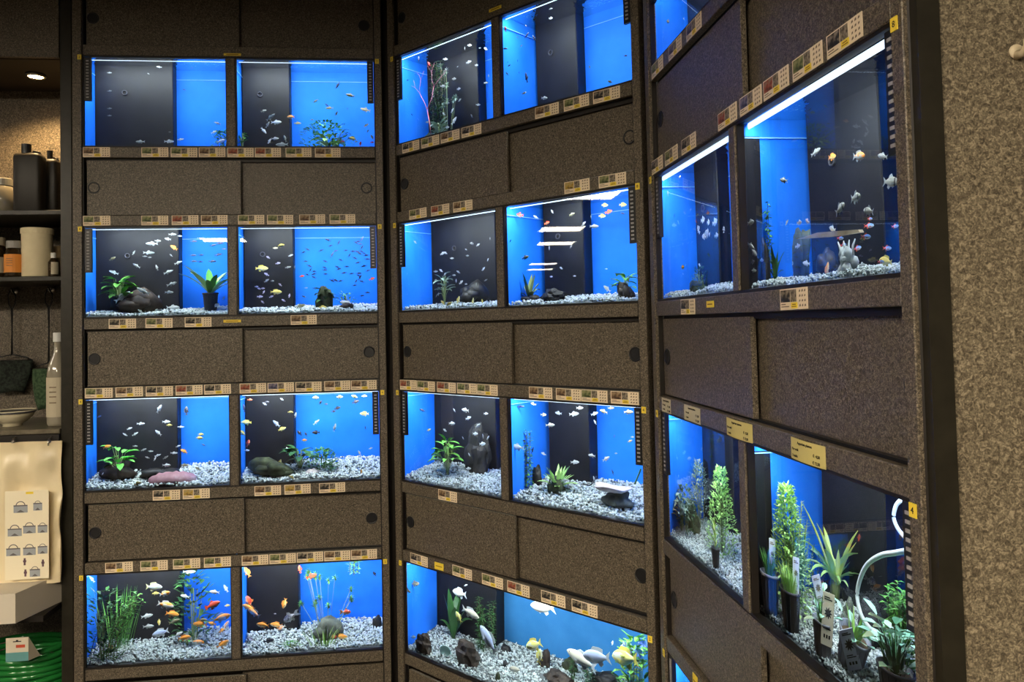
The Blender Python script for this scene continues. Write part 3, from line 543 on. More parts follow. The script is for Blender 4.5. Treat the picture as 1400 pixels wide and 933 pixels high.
# tank: view origin x, y, scale; then kind x y length angle (view units, angle of the head, counter-clockwise)
FISH = {
'A1L': (100, 60, 5.83, "s 535 780 70 180;s 765 778 75 0;s 858 762 50 10;w 1180 775 75 20;s 1150 633 55 160;s 1125 703 55 20;s 685 178 45 170;s 770 703 22 0;d 885 365 26 160;d 945 190 16 0;s 600 238 22 150;s 290 376 38 0;s 290 515 38 0;s 290 230 34 0;s 290 572 34 0"),  # last four silver fish stand in for a column of slot reflections
'A1R': (310, 60, 5.83, "w 295 535 45 20;s 350 585 85 35;w 395 625 85 0;s 325 645 55 60;w 295 692 60 310;w 340 775 45 60;w 385 755 60 0;w 465 755 55 110;s 440 803 100 180;o 510 582 60 180;g 565 633 55 0;g 985 410 70 170;g 710 455 45 210;d 885 330 60 240;g 820 512 60 180;d 800 490 40 140;g 875 555 40 60;d 962 517 18 90;g 1105 525 80 165;g 1110 650 45 30;g 1125 695 30 240;g 1160 745 45 120;r 1065 795 35 80;y 1005 755 60 160;g 1030 780 30 0;r 1160 785 30 0;g 680 605 32 0;r 905 775 60 170"),
'A2L': (100, 280, 5.487, "s 745 208 55 0;s 800 235 32 0;w 710 257 50 170;s 590 292 85 180;w 635 272 45 0;s 455 360 38 60;s 568 360 80 0;s 538 388 35 0;s 575 396 28 0;o 755 322 60 150;s 735 380 28 140;s 475 458 60 150;w 628 472 45 110;s 790 435 60 20;s 715 505 75 20;s 740 595 75 20;s 720 657 65 0;s 525 648 105 155;s 370 690 130 35;s 305 508 70 160;g 295 405 50 30;s 640 700 45 80;w 750 772 95 0;s 730 800 38 150;w 1065 757 70 20;s 1000 690 55 0;s 505 800 50 150;d 905 275 50 0;d 1050 305 50 10;d 1100 290 50 10;d 1130 333 40 0;d 900 380 50 0;d 960 378 40 0;d 1090 375 60 10;d 905 425 50 0;d 955 428 40 0;d 1045 425 60 0;s 1130 700 28 60"),
'A2R': (310, 280, 5.487, "y 262 478 95 0;y 370 655 85 0;y 408 305 50 10;g 365 325 40 0;p 310 395 30 150;p 385 440 36 10;s 480 380 40 20;s 460 470 45 10;s 510 470 28 90;p 298 522 40 150;w 300 570 42 30;w 342 572 28 0;p 225 615 28 0;p 242 630 28 160;p 272 628 28 0;p 278 655 26 60;p 250 690 42 0;p 335 690 32 20;p 268 730 28 140;p 470 682 30 80;p 425 718 30 150;p 400 600 30 140;w 905 742 112 165;y 720 770 60 0;g 555 760 70 20;r 565 537 34 10;r 1090 556 44 20;s 595 625 28 0;"
  + ';'.join(f'd {x} {y} {34+(x*7+y) % 14} {[0, 20, -25, 160, 8, 60, 195][(x+y) % 7]}' for x, y in ((760,265),(778,308),(840,285),(893,343),(708,343),(575,357),(605,335),(790,377),(815,348),(855,415),(590,425),(740,425),(960,400),(920,380),(620,460),(628,490),(655,500),(735,472),(735,490),(830,468),(840,484),(900,465),(880,512),(935,518),(990,515),(990,532),(1010,350),(1030,365),(1045,380),(970,285),(1015,257),(985,275),(1000,295),(1015,320),(985,355),(1000,368),(1055,408),(985,435),(1030,460),(1060,495),(1000,545),(970,575),(1015,577),(790,570),(815,566),(855,572),(740,520),(605,525),(655,520),(655,545),(580,690),(960,605),(1015,683),(1055,660),(945,350)))),
'A3L': (100, 510, 5.183, "w 610 255 65 60;w 660 347 55 0;y 682 372 42 0;s 480 360 55 0;w 400 395 38 20;s 440 433 45 30;w 603 425 55 140;s 368 437 38 150;s 765 383 45 0;b 803 268 60 90;y 905 437 45 0;y 895 462 55 0;d 925 512 36 160;o 240 525 55 20;o 785 557 55 150;s 500 545 42 20;s 550 555 38 0;s 440 520 34 0;s 600 585 45 20;s 655 600 42 30;s 715 568 48 0;s 525 600 32 160;w 662 655 58 0;s 580 610 32 60;s 745 520 34 20;w 370 680 60 40;w 210 715 22 60;z 460 785 48 20;g 790 655 55 0;g 885 680 46 150;d 185 310 35 20"),
'A3R': (310, 510, 5.183, "w 390 187 30 150;w 268 220 36 150;b 285 208 34 0;y 452 280 40 0;w 488 300 42 80;w 352 360 66 140;y 392 398 58 20;y 138 352 80 180;y 108 425 60 140;d 122 250 60 100;r 165 185 34 0;r 150 500 56 70;w 143 550 38 0;w 432 555 60 110;b 665 210 30 60;b 705 222 24 0;b 785 250 44 20;b 757 273 30 10;b 915 205 50 20;y 975 290 66 180;s 635 350 55 40;s 765 388 58 75;b 630 423 52 180;b 515 427 42 130;b 560 435 30 120;o 550 478 38 0;d 982 390 30 100;y 375 640 56 70;y 325 703 36 20;y 460 740 42 150;g 1020 535 28 20;g 940 567 36 120;o 955 700 30 90;y 630 155 46 180;y 800 154 46 0;y 905 154 46 160;y 975 152 40 0;b 343 770 28 90"),
'A4L': (100, 750, 5.1, "v 565 270 112 0;y 575 315 48 0;q 640 315 80 15;q 645 395 112 -15;o 692 458 92 -10;w 515 472 78 10;y 600 515 46 270;w 525 545 74 5;u 608 590 112 195;w 780 335 66 170;w 985 305 72 175;w 1065 280 60 120;r 975 395 112 25;o 885 530 98 175;q 1035 485 128 15;o 970 525 60 170;q 1070 535 66 60;o 1040 572 50 40;o 775 625 88 10;q 870 655 92 -5;w 735 600 66 30;o 1045 670 98 35;o 260 690 58 100;g 705 510 80 20;g 905 498 60 0;s 810 163 88 0;s 130 215 58 130;y 1075 400 40 10"),
'A4R': (310, 750, 5.1, "o 142 165 82 120;r 510 145 56 100;r 592 195 74 20;o 402 385 74 255;o 150 412 92 160;q 190 450 96 150;f 152 372 86 110;m 440 482 108 215;o 252 535 90 175;o 345 535 88 175;q 382 555 62 210;b 295 645 72 10;m 170 640 66 150;m 132 690 48 200;r 742 620 62 0;o 800 617 86 0;f 832 445 66 0;w 635 490 30 90;w 337 457 18 0;b 1030 178 36 120;w 800 560 54 60"),
'B1L': (530, 0, 4.24, "w 475 262 28 0;s 447 280 20 90;s 535 275 18 0;w 568 283 30 150;w 470 360 36 20;w 515 378 24 0;s 405 387 14 20;w 385 457 30 0;w 412 515 30 10;w 418 580 25 45;s 525 607 30 0;w 375 640 32 60;w 325 660 25 140;s 487 672 25 120;s 350 600 24 20;w 385 700 54 60;s 335 705 34 40;s 570 480 30 0;s 585 440 20 90;w 335 343 30 0;s 230 708 24 0;s 265 560 18 0;s 345 738 36 0;s 320 500 38 0;r 240 370 24 120;d 95 380 14 0;d 115 465 16 0;d 160 430 14 90;d 140 665 14 120;d 180 340 34 90"),
'B1R': (670, 0, 5.183, "d 260 250 55 50;d 195 265 18 120;d 312 270 46 120;d 258 550 74 100;d 205 515 18 90;d 120 522 30 130;d 125 440 16 90;g 135 465 26 30;d 195 430 16 90;d 100 355 36 0;g 220 325 24 30;r 108 205 40 100;s 240 660 38 20;w 430 125 36 0;s 430 45 28 20;g 850 580 36 160;g 705 475 24 100;d 960 395 34 0;w 385 695 48 0;d 255 182 22 140"),
'B2L': (530, 250, 5.18, "w 595 430 36 170;w 640 440 32 35;w 565 517 24 0;s 555 473 20 150;w 710 545 26 60;w 678 610 36 45;w 390 500 40 30;w 410 497 28 150;s 455 535 30 0;s 340 628 36 0;w 378 622 30 140;w 405 648 30 50;s 500 632 34 150;w 485 695 28 90;w 520 705 42 35;w 555 718 24 0;s 628 718 22 90;s 400 690 28 0;s 470 655 28 0;s 360 790 26 90;s 195 420 30 130;s 725 395 22 90;s 695 690 28 30;s 340 690 28 0;y 500 830 56 75;y 605 840 52 85;y 670 840 34 100;y 435 860 46 40;y 390 850 42 130"),
'B2R': (670, 220, 4.24, "r 172 310 42 170;s 265 325 34 150;w 360 293 26 120;g 475 310 38 20;w 543 365 38 45;w 603 380 52 0;s 585 325 18 90;r 688 295 44 20;y 650 320 44 0;y 665 255 42 0;y 770 255 48 0;r 330 360 34 20;s 300 410 30 0;w 340 405 28 0;d 770 305 30 170;s 470 495 26 60;s 343 505 26 90;g 205 560 48 20;w 412 622 24 150;w 355 672 20 0;w 490 668 18 0;w 678 742 56 140;w 674 627 16 0;d 100 470 22 60"),
'B3L': (530, 500, 4.665, "w 495 285 56 170;w 410 370 50 0;w 365 413 32 150;s 515 335 50 20;w 627 307 32 0;w 575 385 44 35;w 560 435 42 0;w 608 450 30 100;w 605 500 50 5;s 480 462 22 120;w 520 568 26 120;w 322 600 60 5;s 640 460 28 60;d 220 285 46 160;g 262 412 34 20;w 515 658 38 0;s 425 285 28 120"),
'B3R': (670, 510, 4.443, "d 185 205 46 0;g 262 188 36 160;g 325 255 42 0;w 365 318 54 0;w 415 245 44 170;w 510 250 58 5;w 545 212 42 0;w 635 248 46 20;w 638 300 34 120;g 690 235 50 160;g 735 212 38 0;g 840 230 58 0;d 755 385 20 80;g 850 415 32 20;w 165 452 82 170;w 325 492 38 160;d 258 470 46 70;d 205 412 22 0;w 618 503 48 170;w 515 543 52 0;w 705 522 52 30;g 765 490 20 0;w 450 655 40 10;w 370 660 24 90;w 595 670 30 20;d 745 605 40 110;g 865 390 20 0;w 630 640 26 100"),
'B4L': (530, 750, 5.1, "k 500 312 132 168;k 578 452 142 -32;Y 495 480 88 115;u 700 635 220 120;g 190 248 78 5;g 135 292 58 -40;w 180 620 46 0;k 890 845 104 175;s 545 258 28 20;k 1080 410 190 172;Y 1018 675 120 195;Y 1060 752 106 82;k 1349 774 250 148;u 1455 757 200 172;Y 1652 765 210 174;w 1567 661 34 80"),
'C1L': (870, 0, 3.684, "g 160 108 38 160"),
'C2L': (880, 160, 3.332, "a 270 468 36 30;a 325 478 40 45;a 250 512 38 110;a 290 530 44 150;a 365 512 30 90;a 332 540 30 30;a 295 480 32 10;a 275 545 34 170;o 178 685 32 10;w 255 675 26 140;g 110 348 26 90;g 165 262 24 0;d 140 450 20 80"),
'C2R': (990, 30, 2.332, "s 190 505 42 170;s 292 415 46 40;o 345 430 38 15;q 430 428 56 5;w 505 428 42 170;t 420 560 56 15;t 370 595 52 45;t 460 603 46 170;t 532 510 62 0;n 462 650 38 5;n 452 685 42 0;n 380 712 34 10;n 425 722 38 15;n 520 722 38 0;n 545 652 30 10;n 465 628 24 0;y 515 763 60 170;o 328 790 50 80;p 240 640 30 10;p 265 635 26 150;p 235 715 26 20;w 230 770 34 0;w 262 770 34 170;w 380 755 34 10;s 440 775 36 0;p 75 770 26 20;w 95 735 44 -40;w 85 715 40 -40;s 90 795 30 0;s 120 760 26 0;w 85 640 40 20;n 370 690 30 0;n 500 765 28 0;w 345 660 40 160;s 200 640 22 60"),
}
WPX = {'A': .14, 'B': .17, 'C': .13}
PREP = 'in'
def put_fish(t, lst):
    m, i, a, b, x0, bu, bw = TANKS[t]; k_ = t[0]; ox, oy, sc, txt = lst; byk = {}
    for e in txt.split(';'):
        if not e: continue
        c, x, y, L, an = e.split(); byk.setdefault(c, []).append((float(x)/sc+ox, float(y)/sc+oy, float(L)/sc, float(an)))
    for c, ls in byk.items():
        K = KINDS[c]
        if K.name == 'fish': rest = [l for l in ls if l[2] < CUT]; ls = [l for l in ls if l[2] >= CUT]
        else: rest = []
        ls.sort(); n = len(ls); rest.sort()
        if not n: n = 0
        med = sorted(l[1] for l in ls)[n//2] if n else 0
        up = [l for l in ls if l[1] < med]; lo = [l for l in ls if l[1] >= med]
        for q, (px, py, L, an) in enumerate(ls+rest):
            w = random.uniform(.055, .165 if k_ == 'A' else .20)
            if L > 18: w = random.uniform(.06, .12)
            u = z = 0
            for _ in range(12):
                u, z = tp(m, px, py, w)
                if z < gz(i, w)+.010: w = max(.032, w-.012)
                elif u < a+.012 or u > b-.014: w = max(.032, w-.012)
                elif z > TOP[i]-.020 and w > .06: w -= .012
            z = max(z, gz(i, w)+.006); z = min(z, TOP[i]-.022); u = min(max(u, a+.012), b-.012)
            ar = math.radians(an); dx, dy = math.cos(ar)*L/2, -math.sin(ar)*L/2
            p1 = tp(m, px+dx, py+dy, w); p0 = tp(m, px-dx, py-dy, w)
            du, dz = p1[0]-p0[0], p1[1]-p0[1]; ll = math.hypot(du, dz)
            # seen at a slant the body keeps its natural length: it points partly into the tank
            r = (math.hypot(*(np.subtract(tp(m, px, py-5, w), tp(m, px, py+5, w))))/10)*L
            ll2 = max(.7*min(ll, 1.35*r)+.3*r, r*.9) if k_ != 'A' else r
            yaw = random.uniform(-.25, .25)
            pitch = math.atan2(dz, abs(du) if abs(du) > 1e-6 else 1e-6); left = du < 0
            rot = Matrix.Rotation(PI if left else 0, 4, 'Z') @ Matrix.Rotation(yaw, 4, 'Z') @ Matrix.Rotation(-pitch, 4, 'Y')
            mw = frame(m, u, w, z) @ rot @ Matrix.Diagonal((ll2, ll2*.9, ll2*1.08, 1))
            if q >= n:
                REST.append((c, mw)); continue
            big = L > 8.5
            o = link(K.name, K.body if big else K.one); o.matrix_world = mw
            if big:
                link('tail_fin', K.tail, o); link('lower_fin', K.anal, o)
                if K.dorsal: link('dorsal_fin', K.dorsal, o)
                link('side_fin', K.pect, o); link('eye', K.eye, o)
            tn = TN[t]
            if n == 1: lab = f"{K.desc} in {tn}"
            elif n == 2: lab = f"{K.desc}, {'left' if q == 0 else 'right'} one of two in {tn}"
            elif n <= 20: lab = f"{K.desc}, {'leftmost' if q == 0 else 'rightmost' if q == n-1 else OR[q]+' from left'} in {tn}"
            else:
                s_ = up if py < med else lo; j = s_.index((px, py, L, an)); lab = f"{K.desc}, {OR[min(j, 19)]} from left in {'upper' if s_ is up else 'lower'} half, {tn}"
            if len(lab.split()) > 16: lab = lab.replace(' with a black shoulder bar', ' with shoulder bar').replace(' with blue stripe and red tail', '').replace(' in white, black and red', '').replace(' with white patches', '').replace(' with raised fins', '')
            tag(o, lab, 'fish', f"{K.gname} in {tn}")
REST = []; ALLL = []
for t_, (ox, oy, sc, txt) in FISH.items():
    for e in txt.split(';'):
        if e and KINDS[e.split()[0]].name == 'fish': ALLL.append(float(e.split()[3])/sc)
ALLL.sort(reverse=True); CUT = ALLL[299]
for t_, l_ in FISH.items(): put_fish(t_, l_)
vs, fs, mi, mats = [], [], [], []
for c, mw in REST:
    me = KINDS[c].one; i0 = len(vs); mt = me.materials[0]
    if mt not in mats: mats.append(mt)
    vs += [tuple(mw @ v.co) for v in me.vertices]
    for p in me.polygons: fs.append(tuple(i0+v for v in p.vertices)); mi.append(mats.index(mt))
me = bpy.data.meshes.new('small_fish'); me.from_pydata(vs, [], fs)
for mt in mats: me.materials.append(mt)
me.polygons.foreach_set('material_index', mi); me.update()
tag(link('small_fish', me), 'tiny fry and far small fish scattered through all the lit tanks', 'fish', None, 'stuff')

# ------------------------------------------------------------------ plants, rocks and ornaments in the tanks
def lmat(name, c0, c1, rough=.45):
    m = mat(name, c0, rough, .35); b = m.node_tree.nodes['Principled BSDF']
    g = nd(m, 'ShaderNodeNewGeometry'); r = ramp(m, [(0, c0), (1, c1)]); lk(m, g.outputs['Random Per Island'], r.inputs[0]); lk(m, r.outputs[0], b.inputs['Base Color'])
    b.inputs['Subsurface Weight'].default_value = 0; return m
G = {'dark': lmat('dark_green_leaf', (.010, .04, .012), (.04, .13, .03)), 'mid': lmat('mid_green_leaf', (.04, .16, .03), (.14, .38, .06)), 'light': lmat('light_green_leaf', (.22, .45, .09), (.58, .82, .28)),
     'bright': lmat('bright_green_leaf', (.06, .42, .05), (.22, .75, .12)), 'grey': lmat('grey_green_leaf', (.10, .17, .13), (.32, .42, .32)), 'olive': lmat('olive_leaf', (.07, .10, .03), (.26, .32, .12)),
     'mint': lmat('mint_leaf', (.25, .55, .40), (.60, .85, .70)), 'ylw': lmat('yellow_green_leaf', (.30, .45, .06), (.75, .85, .25)), 'brown': lmat('brown_stem', (.05, .03, .015), (.14, .09, .04)), 'pink': lmat('pink_twig', (.35, .10, .16), (.55, .2, .25))}
ROCK = noisy('dark_brown_rock', [(.3, (.006, .004, .003)), (.55, (.026, .016, .010)), (.75, (.075, .052, .036))], 28, 6, .7, bump=.6)
ROCKD = noisy('black_slate', [(.3, (.002, .002, .002)), (.6, (.010, .009, .009)), (.8, (.03, .03, .027))], 24, 6, .6, bump=.6)
ROCKG = noisy('mossy_rock', [(.35, (.008, .010, .006)), (.55, (.035, .045, .016)), (.75, (.09, .10, .055))], 30, 6, .8, bump=.8)
ROCKP = noisy('grey_green_stone', [(.35, (.04, .045, .035)), (.6, (.12, .13, .10)), (.75, (.24, .25, .20))], 22, 6, .7, bump=.6)
PINKC = noisy('pink_ceramic', [(.35, (.20, .09, .10)), (.6, (.32, .16, .18)), (.75, (.46, .34, .35))], 18, 4, .6, bump=.4)
PALEC = noisy('pale_shell', [(.35, (.35, .28, .26)), (.6, (.68, .60, .58)), (.75, (.82, .78, .76))], 20, 4, .5, bump=.4)
POTM = mat('black_net_pot', (.045, .045, .05), .5); POTG = mat('grey_net_pot', (.22, .23, .27), .45)
def spot(t, px, py, w=None):
    m, i, a, b, x0, bu, bw = TANKS[t]
    if w is None:
        w = .10; best = 9
        for q in range(5, 30):
            ww = q*.01; d = abs(tp(m, px, py, ww)[1]-gz(i, ww))
            if d < best: best, w = d, ww
    u = min(max(tp(m, px, py, w)[0], a+.012), b-.012)
    sc = abs(tp(m, px, py-20, w)[1]-tp(m, px, py, w)[1])/20
    return m, i, u, w, gz(i, w)-.002, sc
def bushy(rn, n, h, r, lw, ll, up=.5, taper=False):            # many small leaves filling a rounded crown
    mb = MB()
    for _ in range(n):
        t = rn.random()**.8; a = rn.uniform(0, 2*PI); rr = r*(math.sin(PI*min(.95, .15+.8*t))**.6 if not taper else (1-.8*t**1.4))*rn.random()**.35
        p = Vector((rr*math.cos(a), rr*.7*math.sin(a), h*t)); d = Vector((math.cos(a), math.sin(a), up+rn.uniform(-.5, .7)))
        mb.leaf(p, d, ll*rn.uniform(.7, 1.3), lw*rn.uniform(.7, 1.2), rn.uniform(-.2, .8), n=2)
    return mb
def stems(rn, n, h, r, rad=.0012):
    mb = MB()
    for _ in range(n):
        a = rn.uniform(0, 2*PI); q = r*rn.random(); x, y = q*math.cos(a), q*math.sin(a)*.7
        mb.tube([(x*.3, y*.3, 0), (x*.6, y*.6, h*.4), (x, y, h*rn.uniform(.75, 1))], rad, 4)
    return mb
def plant(kind_, t, px, py, hpx, wpx, col, lab, w=None, n=None, lean=0, name='aquarium_plant', seed=None, lw=1):
    m, i, u, w, z, sc = spot(t, px, py, w); h = hpx*sc; r = wpx*sc/2*{'A': 1.1, 'B': 1.2, 'C': 1.45}[t[0]]
    a, b = TANKS[t][2:4]; u = min(max(u, a+min(r*.75, .2)+.005), b-min(r*.5, .2)-.005) if t[0] == 'C' else u
    _, i2, a, b, x0, bu, bw = TANKS[t]
    w = min(w, bw-.03) if x0-.02 < u < bu+.02 else w
    r = min(r, max(.02, u-a-.006+.02), max(.02, b-u+.02)); ry = min(r, w-.025, (bw if x0-.02 < u < bu+.02 else DEP)-w-.004); ry = max(ry, .012)
    root = empty(name, m, u, w, z); root.scale = (1, ry/r if ry < r else 1, 1)
    rn = random.Random(seed or int(px*7+py)); mt = G[col]
    if kind_ == 'bush':
        N = n or 160; part('foliage', bushy(rn, N, h, r, (h*.05+.004)*lw, (h*.08+.006)*lw, taper=lw < .7), mt, root, kind='stuff'); part('stems', stems(rn, 9, h*.8, r*.7), G['olive'], root)
    elif kind_ == 'fine':                         # feathery stems
        st = MB(); lf = MB()
        for _ in range(n or 14):
            a_ = rn.uniform(0, 2*PI); q = r*rn.random()**.5; hh = h*rn.uniform(.65, 1)*(1-.35*(q/r)**2); x, y = q*math.cos(a_), q*math.sin(a_)
            pts = [Vector((x*(.4+.6*s), y*(.4+.6*s)+.003*math.sin(7*s), hh*s)) for s in (0, .25, .5, .75, 1)]; st.tube(pts, .0008, 3)
            k = int(hh/.006)
            for j in range(k):
                s = (j+.5)/k; p = pts[0].lerp(pts[-1], s); p.z = hh*s
                for _ in range(3):
                    aa = rn.uniform(0, 2*PI); lf.leaf(p, (math.cos(aa), math.sin(aa), .5), .011*rn.uniform(.7, 1.3), .0035, .2, n=1)
        part('stems', st, G['olive'], root); part('foliage', lf, mt, root, kind='stuff')
    elif kind_ == 'grass':
        lf = MB()
        for _ in range(n or 70):
            a_ = rn.uniform(0, 2*PI); q = r*.5*rn.random(); hh = h*rn.uniform(.55, 1.1)
            lf.leaf((q*math.cos(a_), q*math.sin(a_), 0), (math.cos(a_)*.45*r/h, math.sin(a_)*.3*r/h, 1), hh, .0035+h*.008, rn.uniform(-.1, .5), n=4)
        part('foliage', lf, mt, root, kind='stuff')
    elif kind_ == 'rosette':                      # broad leaves on stalks, every leaf an object
        st = MB(); N = int((n or 12)*1.5) if n != 1 else 1; me = []
        for v in range(3):
            me.append(MB().leaf((0, 0, 0), (1, 0, .35), 1, .42+.06*v, .5+.2*v, n=5).mesh('leaf', mt, True))
        for q in range(N):
            a_ = 2*PI*q/N*1.9+rn.uniform(-.3, .3); f = .25+.75*(q+1)/N; el = rn.uniform(.15, .9)
            p = Vector((r*.62*(1-el*.5)*math.cos(a_)*f, r*.5*(1-el*.5)*math.sin(a_)*f, h*(.3+.55*el)*rn.uniform(.8, 1.05)))
            st.tube([(0, 0, 0), p*.5+Vector((0, 0, h*.08)), p], .0011, 4)
            s = max(.016, min(r*.85, .05)*rn.uniform(.75, 1.15)); o = link('leaf', me[q % 3], root)
            o.matrix_local = Matrix.Translation(p) @ Matrix.Rotation(a_, 4, 'Z') @ Matrix.Rotation(rn.uniform(-.5, .3), 4, 'Y') @ Matrix.Scale(s, 4)
        part('stalks', st, G['olive'], root)
    elif kind_ == 'sword':                        # long strap leaves from the base
        N = n or 12; me = [MB().leaf((0, 0, 0), (.35+.15*v, 0, 1), 1, .16, .55+.35*v, n=7).mesh('leaf', mt, True) for v in range(3)]
        for q in range(N):
            a_ = 2*PI*q/N*2.4+rn.uniform(-.2, .2); s = h*rn.uniform(.75, 1.15)
            o = link('leaf', me[q % 3], root); o.matrix_local = Matrix.Translation((0, 0, 0)) @ Matrix.Rotation(a_, 4, 'Z') @ Matrix.Diagonal((s*min(1.6, max(.5, r/h*1.3)), s, s, 1))
    elif kind_ == 'stem':                         # upright stems with whorls of small leaves
        st = MB(); lf = MB()
        for _ in range(n or 5):
            x = rn.uniform(-r, r)*.8; y = rn.uniform(-r, r)*.5; hh = h*rn.uniform(.7, 1); ln = lean*h+rn.uniform(-.15, .15)*r
            pts = [Vector((x+ln*s*s, y, hh*s)) for s in (0, .2, .4, .6, .8, 1)]; st.tube(pts, .0009, 4)
            k = int(hh/.012)+1
            for j in range(k):
                s = (j+1)/k; p = Vector((x+ln*s*s, y, hh*s))
                for q in range(4):
                    aa = q*PI/2+j; lf.leaf(p+Vector((rn.uniform(-.002, .002), 0, rn.uniform(-.005, .005))), (math.cos(aa+rn.random()), math.sin(aa+rn.random()), rn.uniform(-.1, .9)), .016*rn.uniform(.6, 1.3), .007, .5, n=2)
        part('stems', st, G['brown'], root); part('foliage', lf, mt, root, kind='stuff')
    elif kind_ == 'round':                        # thin stems topped by round leaf clusters
        st = MB(); lf = MB()
        for _ in range(n or 9):
            x = rn.uniform(-r, r); hh = h*rn.uniform(.45, 1); y = rn.uniform(-.5, .5)*r; st.tube([(x*.3, y*.3, 0), (x*.7, y*.7, hh*.6), (x, y, hh)], .0009, 4)
            for q in range(9):
                aa = q*2*PI/9; lf.leaf((x, y, hh), (math.cos(aa), rn.uniform(-.4, .4), math.sin(aa)), .015, .009, 0, n=2)
        part('stems', st, G['olive'], root); part('foliage', lf, mt, root, kind='stuff')
    tag(root, lab, 'plant'); return root
def rock(t, px, py, wpx, hpx, m_, lab, w=None, name='rock', cat='rock', seed=1, dpt=.8, plates=False, cave=False):
    m, i, u, w, z, sc = spot(t, px, py, w); _, _, a, b, x0, bu, bw = TANKS[t]
    rx, rz = wpx*sc/2*(1.45 if t[0] == 'C' else 1), hpx*sc/2; w = max(w, .055)
    u = min(max(u, a+rx*1.05), b-rx*1.05) if b-a > 2.2*rx else (a+b)/2
    ry = min(rx*dpt, w-PANE-.006, .07)
    back = bw if x0-rx < u < bu+rx else DEP
    if w+ry > back-.005: w = back-.006-ry
    bm_ = bmesh.new(); rn = random.Random(seed); big = wpx > 20 and not plates
    for q in range(6 if big else 1):
        sub = bmesh.ops.create_icosphere(bm_, subdivisions=3 if not big else 2, radius=1)['verts']
        if big:
            a_ = rn.uniform(0, 2*PI); of = Vector((math.cos(a_)*rn.uniform(.2, .5), math.sin(a_)*.35, rn.uniform(-.4, .25))); s_ = rn.uniform(.42, .62)
            for v in sub: v.co = Vector((v.co.x*s_*1.1, v.co.y*s_, v.co.z*s_*(1.2 if q % 2 else .9)))+of
    for v in bm_.verts:
        n1 = noise.noise(v.co*1.3+Vector((seed*3.1, 0, 0))); n2 = noise.noise(v.co*3.5+Vector((0, seed*1.7, 0)))
        s = 1+.38*n1+.28*n2+.12*noise.noise(v.co*9)
        if plates: s *= 1+.10*math.copysign(abs(math.sin(v.co.z*9+n1*3))**.5, math.sin(v.co.z*9+n1*3))
        v.co = Vector((v.co.x*rx*s*.94, v.co.y*ry*min(s, 1.05), (v.co.z*s+.55)*rz*1.25))
        if v.co.z < 0: v.co.z *= .15
    me = bpy.data.meshes.new(name); bm_.to_mesh(me); bm_.free(); me.materials.append(m_)
    me.polygons.foreach_set('use_smooth', [not plates]*len(me.polygons))
    o = link(name, me); o.matrix_world = frame(m, u, w, z-.001); tag(o, lab, cat); return o
def pot(t, px, py, wpx, hpx, m_, parent_lab, tilt=0, w=None, tagc=None, tagpos=None):
    m, i, u, w, z, sc = spot(t, px, py, w); r = wpx*sc/2*{'A': 1.05, 'B': 1.15, 'C': 1.65 if t[2] == 'R' else 1.3}[t[0]]; h = hpx*sc*(1.25 if t == 'C3R' else 1)
    root = empty('plant_pot', m, u, w, z); root.rotation_euler.rotate_axis('Y', tilt); tag(root, parent_lab, 'plant pot')
    mb = MB().lathe([(r*.68, 0), (r*.70, .001), (r*.95, h*.93), (r*1.03, h*.93), (r*1.03, h), (r*.93, h), (r*.90, h*.8)], 20)
    bd = part('pot_body', mb, m_, root, True)
    rb = MB()
    for q in range(14):
        a = 2*PI*q/14; c, s = math.cos(a), math.sin(a)
        rb.tube([(r*.73*c, r*.73*s, h*.08), (r*.93*c, r*.93*s, h*.88)], r*.035, 4)
    part('ribs', rb, m_, root); part('soil', MB().lathe([(r*.88, h*.80), (r*.88, h*.84)], 16), G['brown'], root)
    return root, m, u, w, z, sc, r, h
def fan(root, z0, h, r, col, n, kind_='grass', seed=1, wd=.004):
    rn = random.Random(seed); lf = MB()
    if kind_ == 'grass':
        for _ in range(n):
            a_ = rn.uniform(0, 2*PI); q = r*.4*rn.random()
            lf.leaf((q*math.cos(a_), q*math.sin(a_), z0), (math.cos(a_)*.5*r/h, math.sin(a_)*.4*r/h, 1), h*rn.uniform(.5, 1.1), wd, rn.uniform(-.1, .6), n=4)
    else:
        for _ in range(n):
            a_ = rn.uniform(0, 2*PI); q = r*rn.random()**.6; t = rn.uniform(.2, 1)
            lf.leaf((q*math.cos(a_), q*math.sin(a_), z0+h*t), (math.cos(a_), math.sin(a_), rn.uniform(.1, .9)), wd*2.2, wd*1.5, .3, n=3)
            lf.tube([(0, 0, z0), (q*.5*math.cos(a_), q*.5*math.sin(a_), z0+h*t*.6), (q*math.cos(a_), q*math.sin(a_), z0+h*t)], .0007, 3)
    part('foliage', lf, G[col], root, kind='stuff')
P_ = plant
P_('rosette', 'A1R', 330, 200, 40, 26, 'mid', 'small leafy plant at left side of left cabinet\'s top-row right tank', w=.14)
P_('bush', 'A1L', 304, 200, 34, 22, 'mid', "green plant tuft at right edge of left cabinet's top-row left tank", w=.15)
P_('bush', 'A1R', 447, 202, 46, 66, 'mid', "bushy small-leaved plant in left cabinet's top-row right tank", w=.13, n=300)
P_('rosette', 'A1R', 450, 202, 30, 40, 'light', "pale low leaves in front of the bushy plant, left cabinet's top-row right tank", w=.10, n=12)
P_('rosette', 'A2L', 163, 430, 66, 44, 'mid', "green leafy plant at left in left cabinet's second-row left tank", w=.13, n=18)
rock('A2L', 185, 434, 78, 36, ROCK, "brown driftwood on gravel in left cabinet's second-row left tank", w=.15, name='driftwood', cat='driftwood', seed=4)
rt, m_, u_, w_, z_, sc_, r_, h_ = pot('A2L', 288, 428, 20, 26, POTM, "black net pot with arching sword plant, left cabinet's second-row left tank", w=.14)
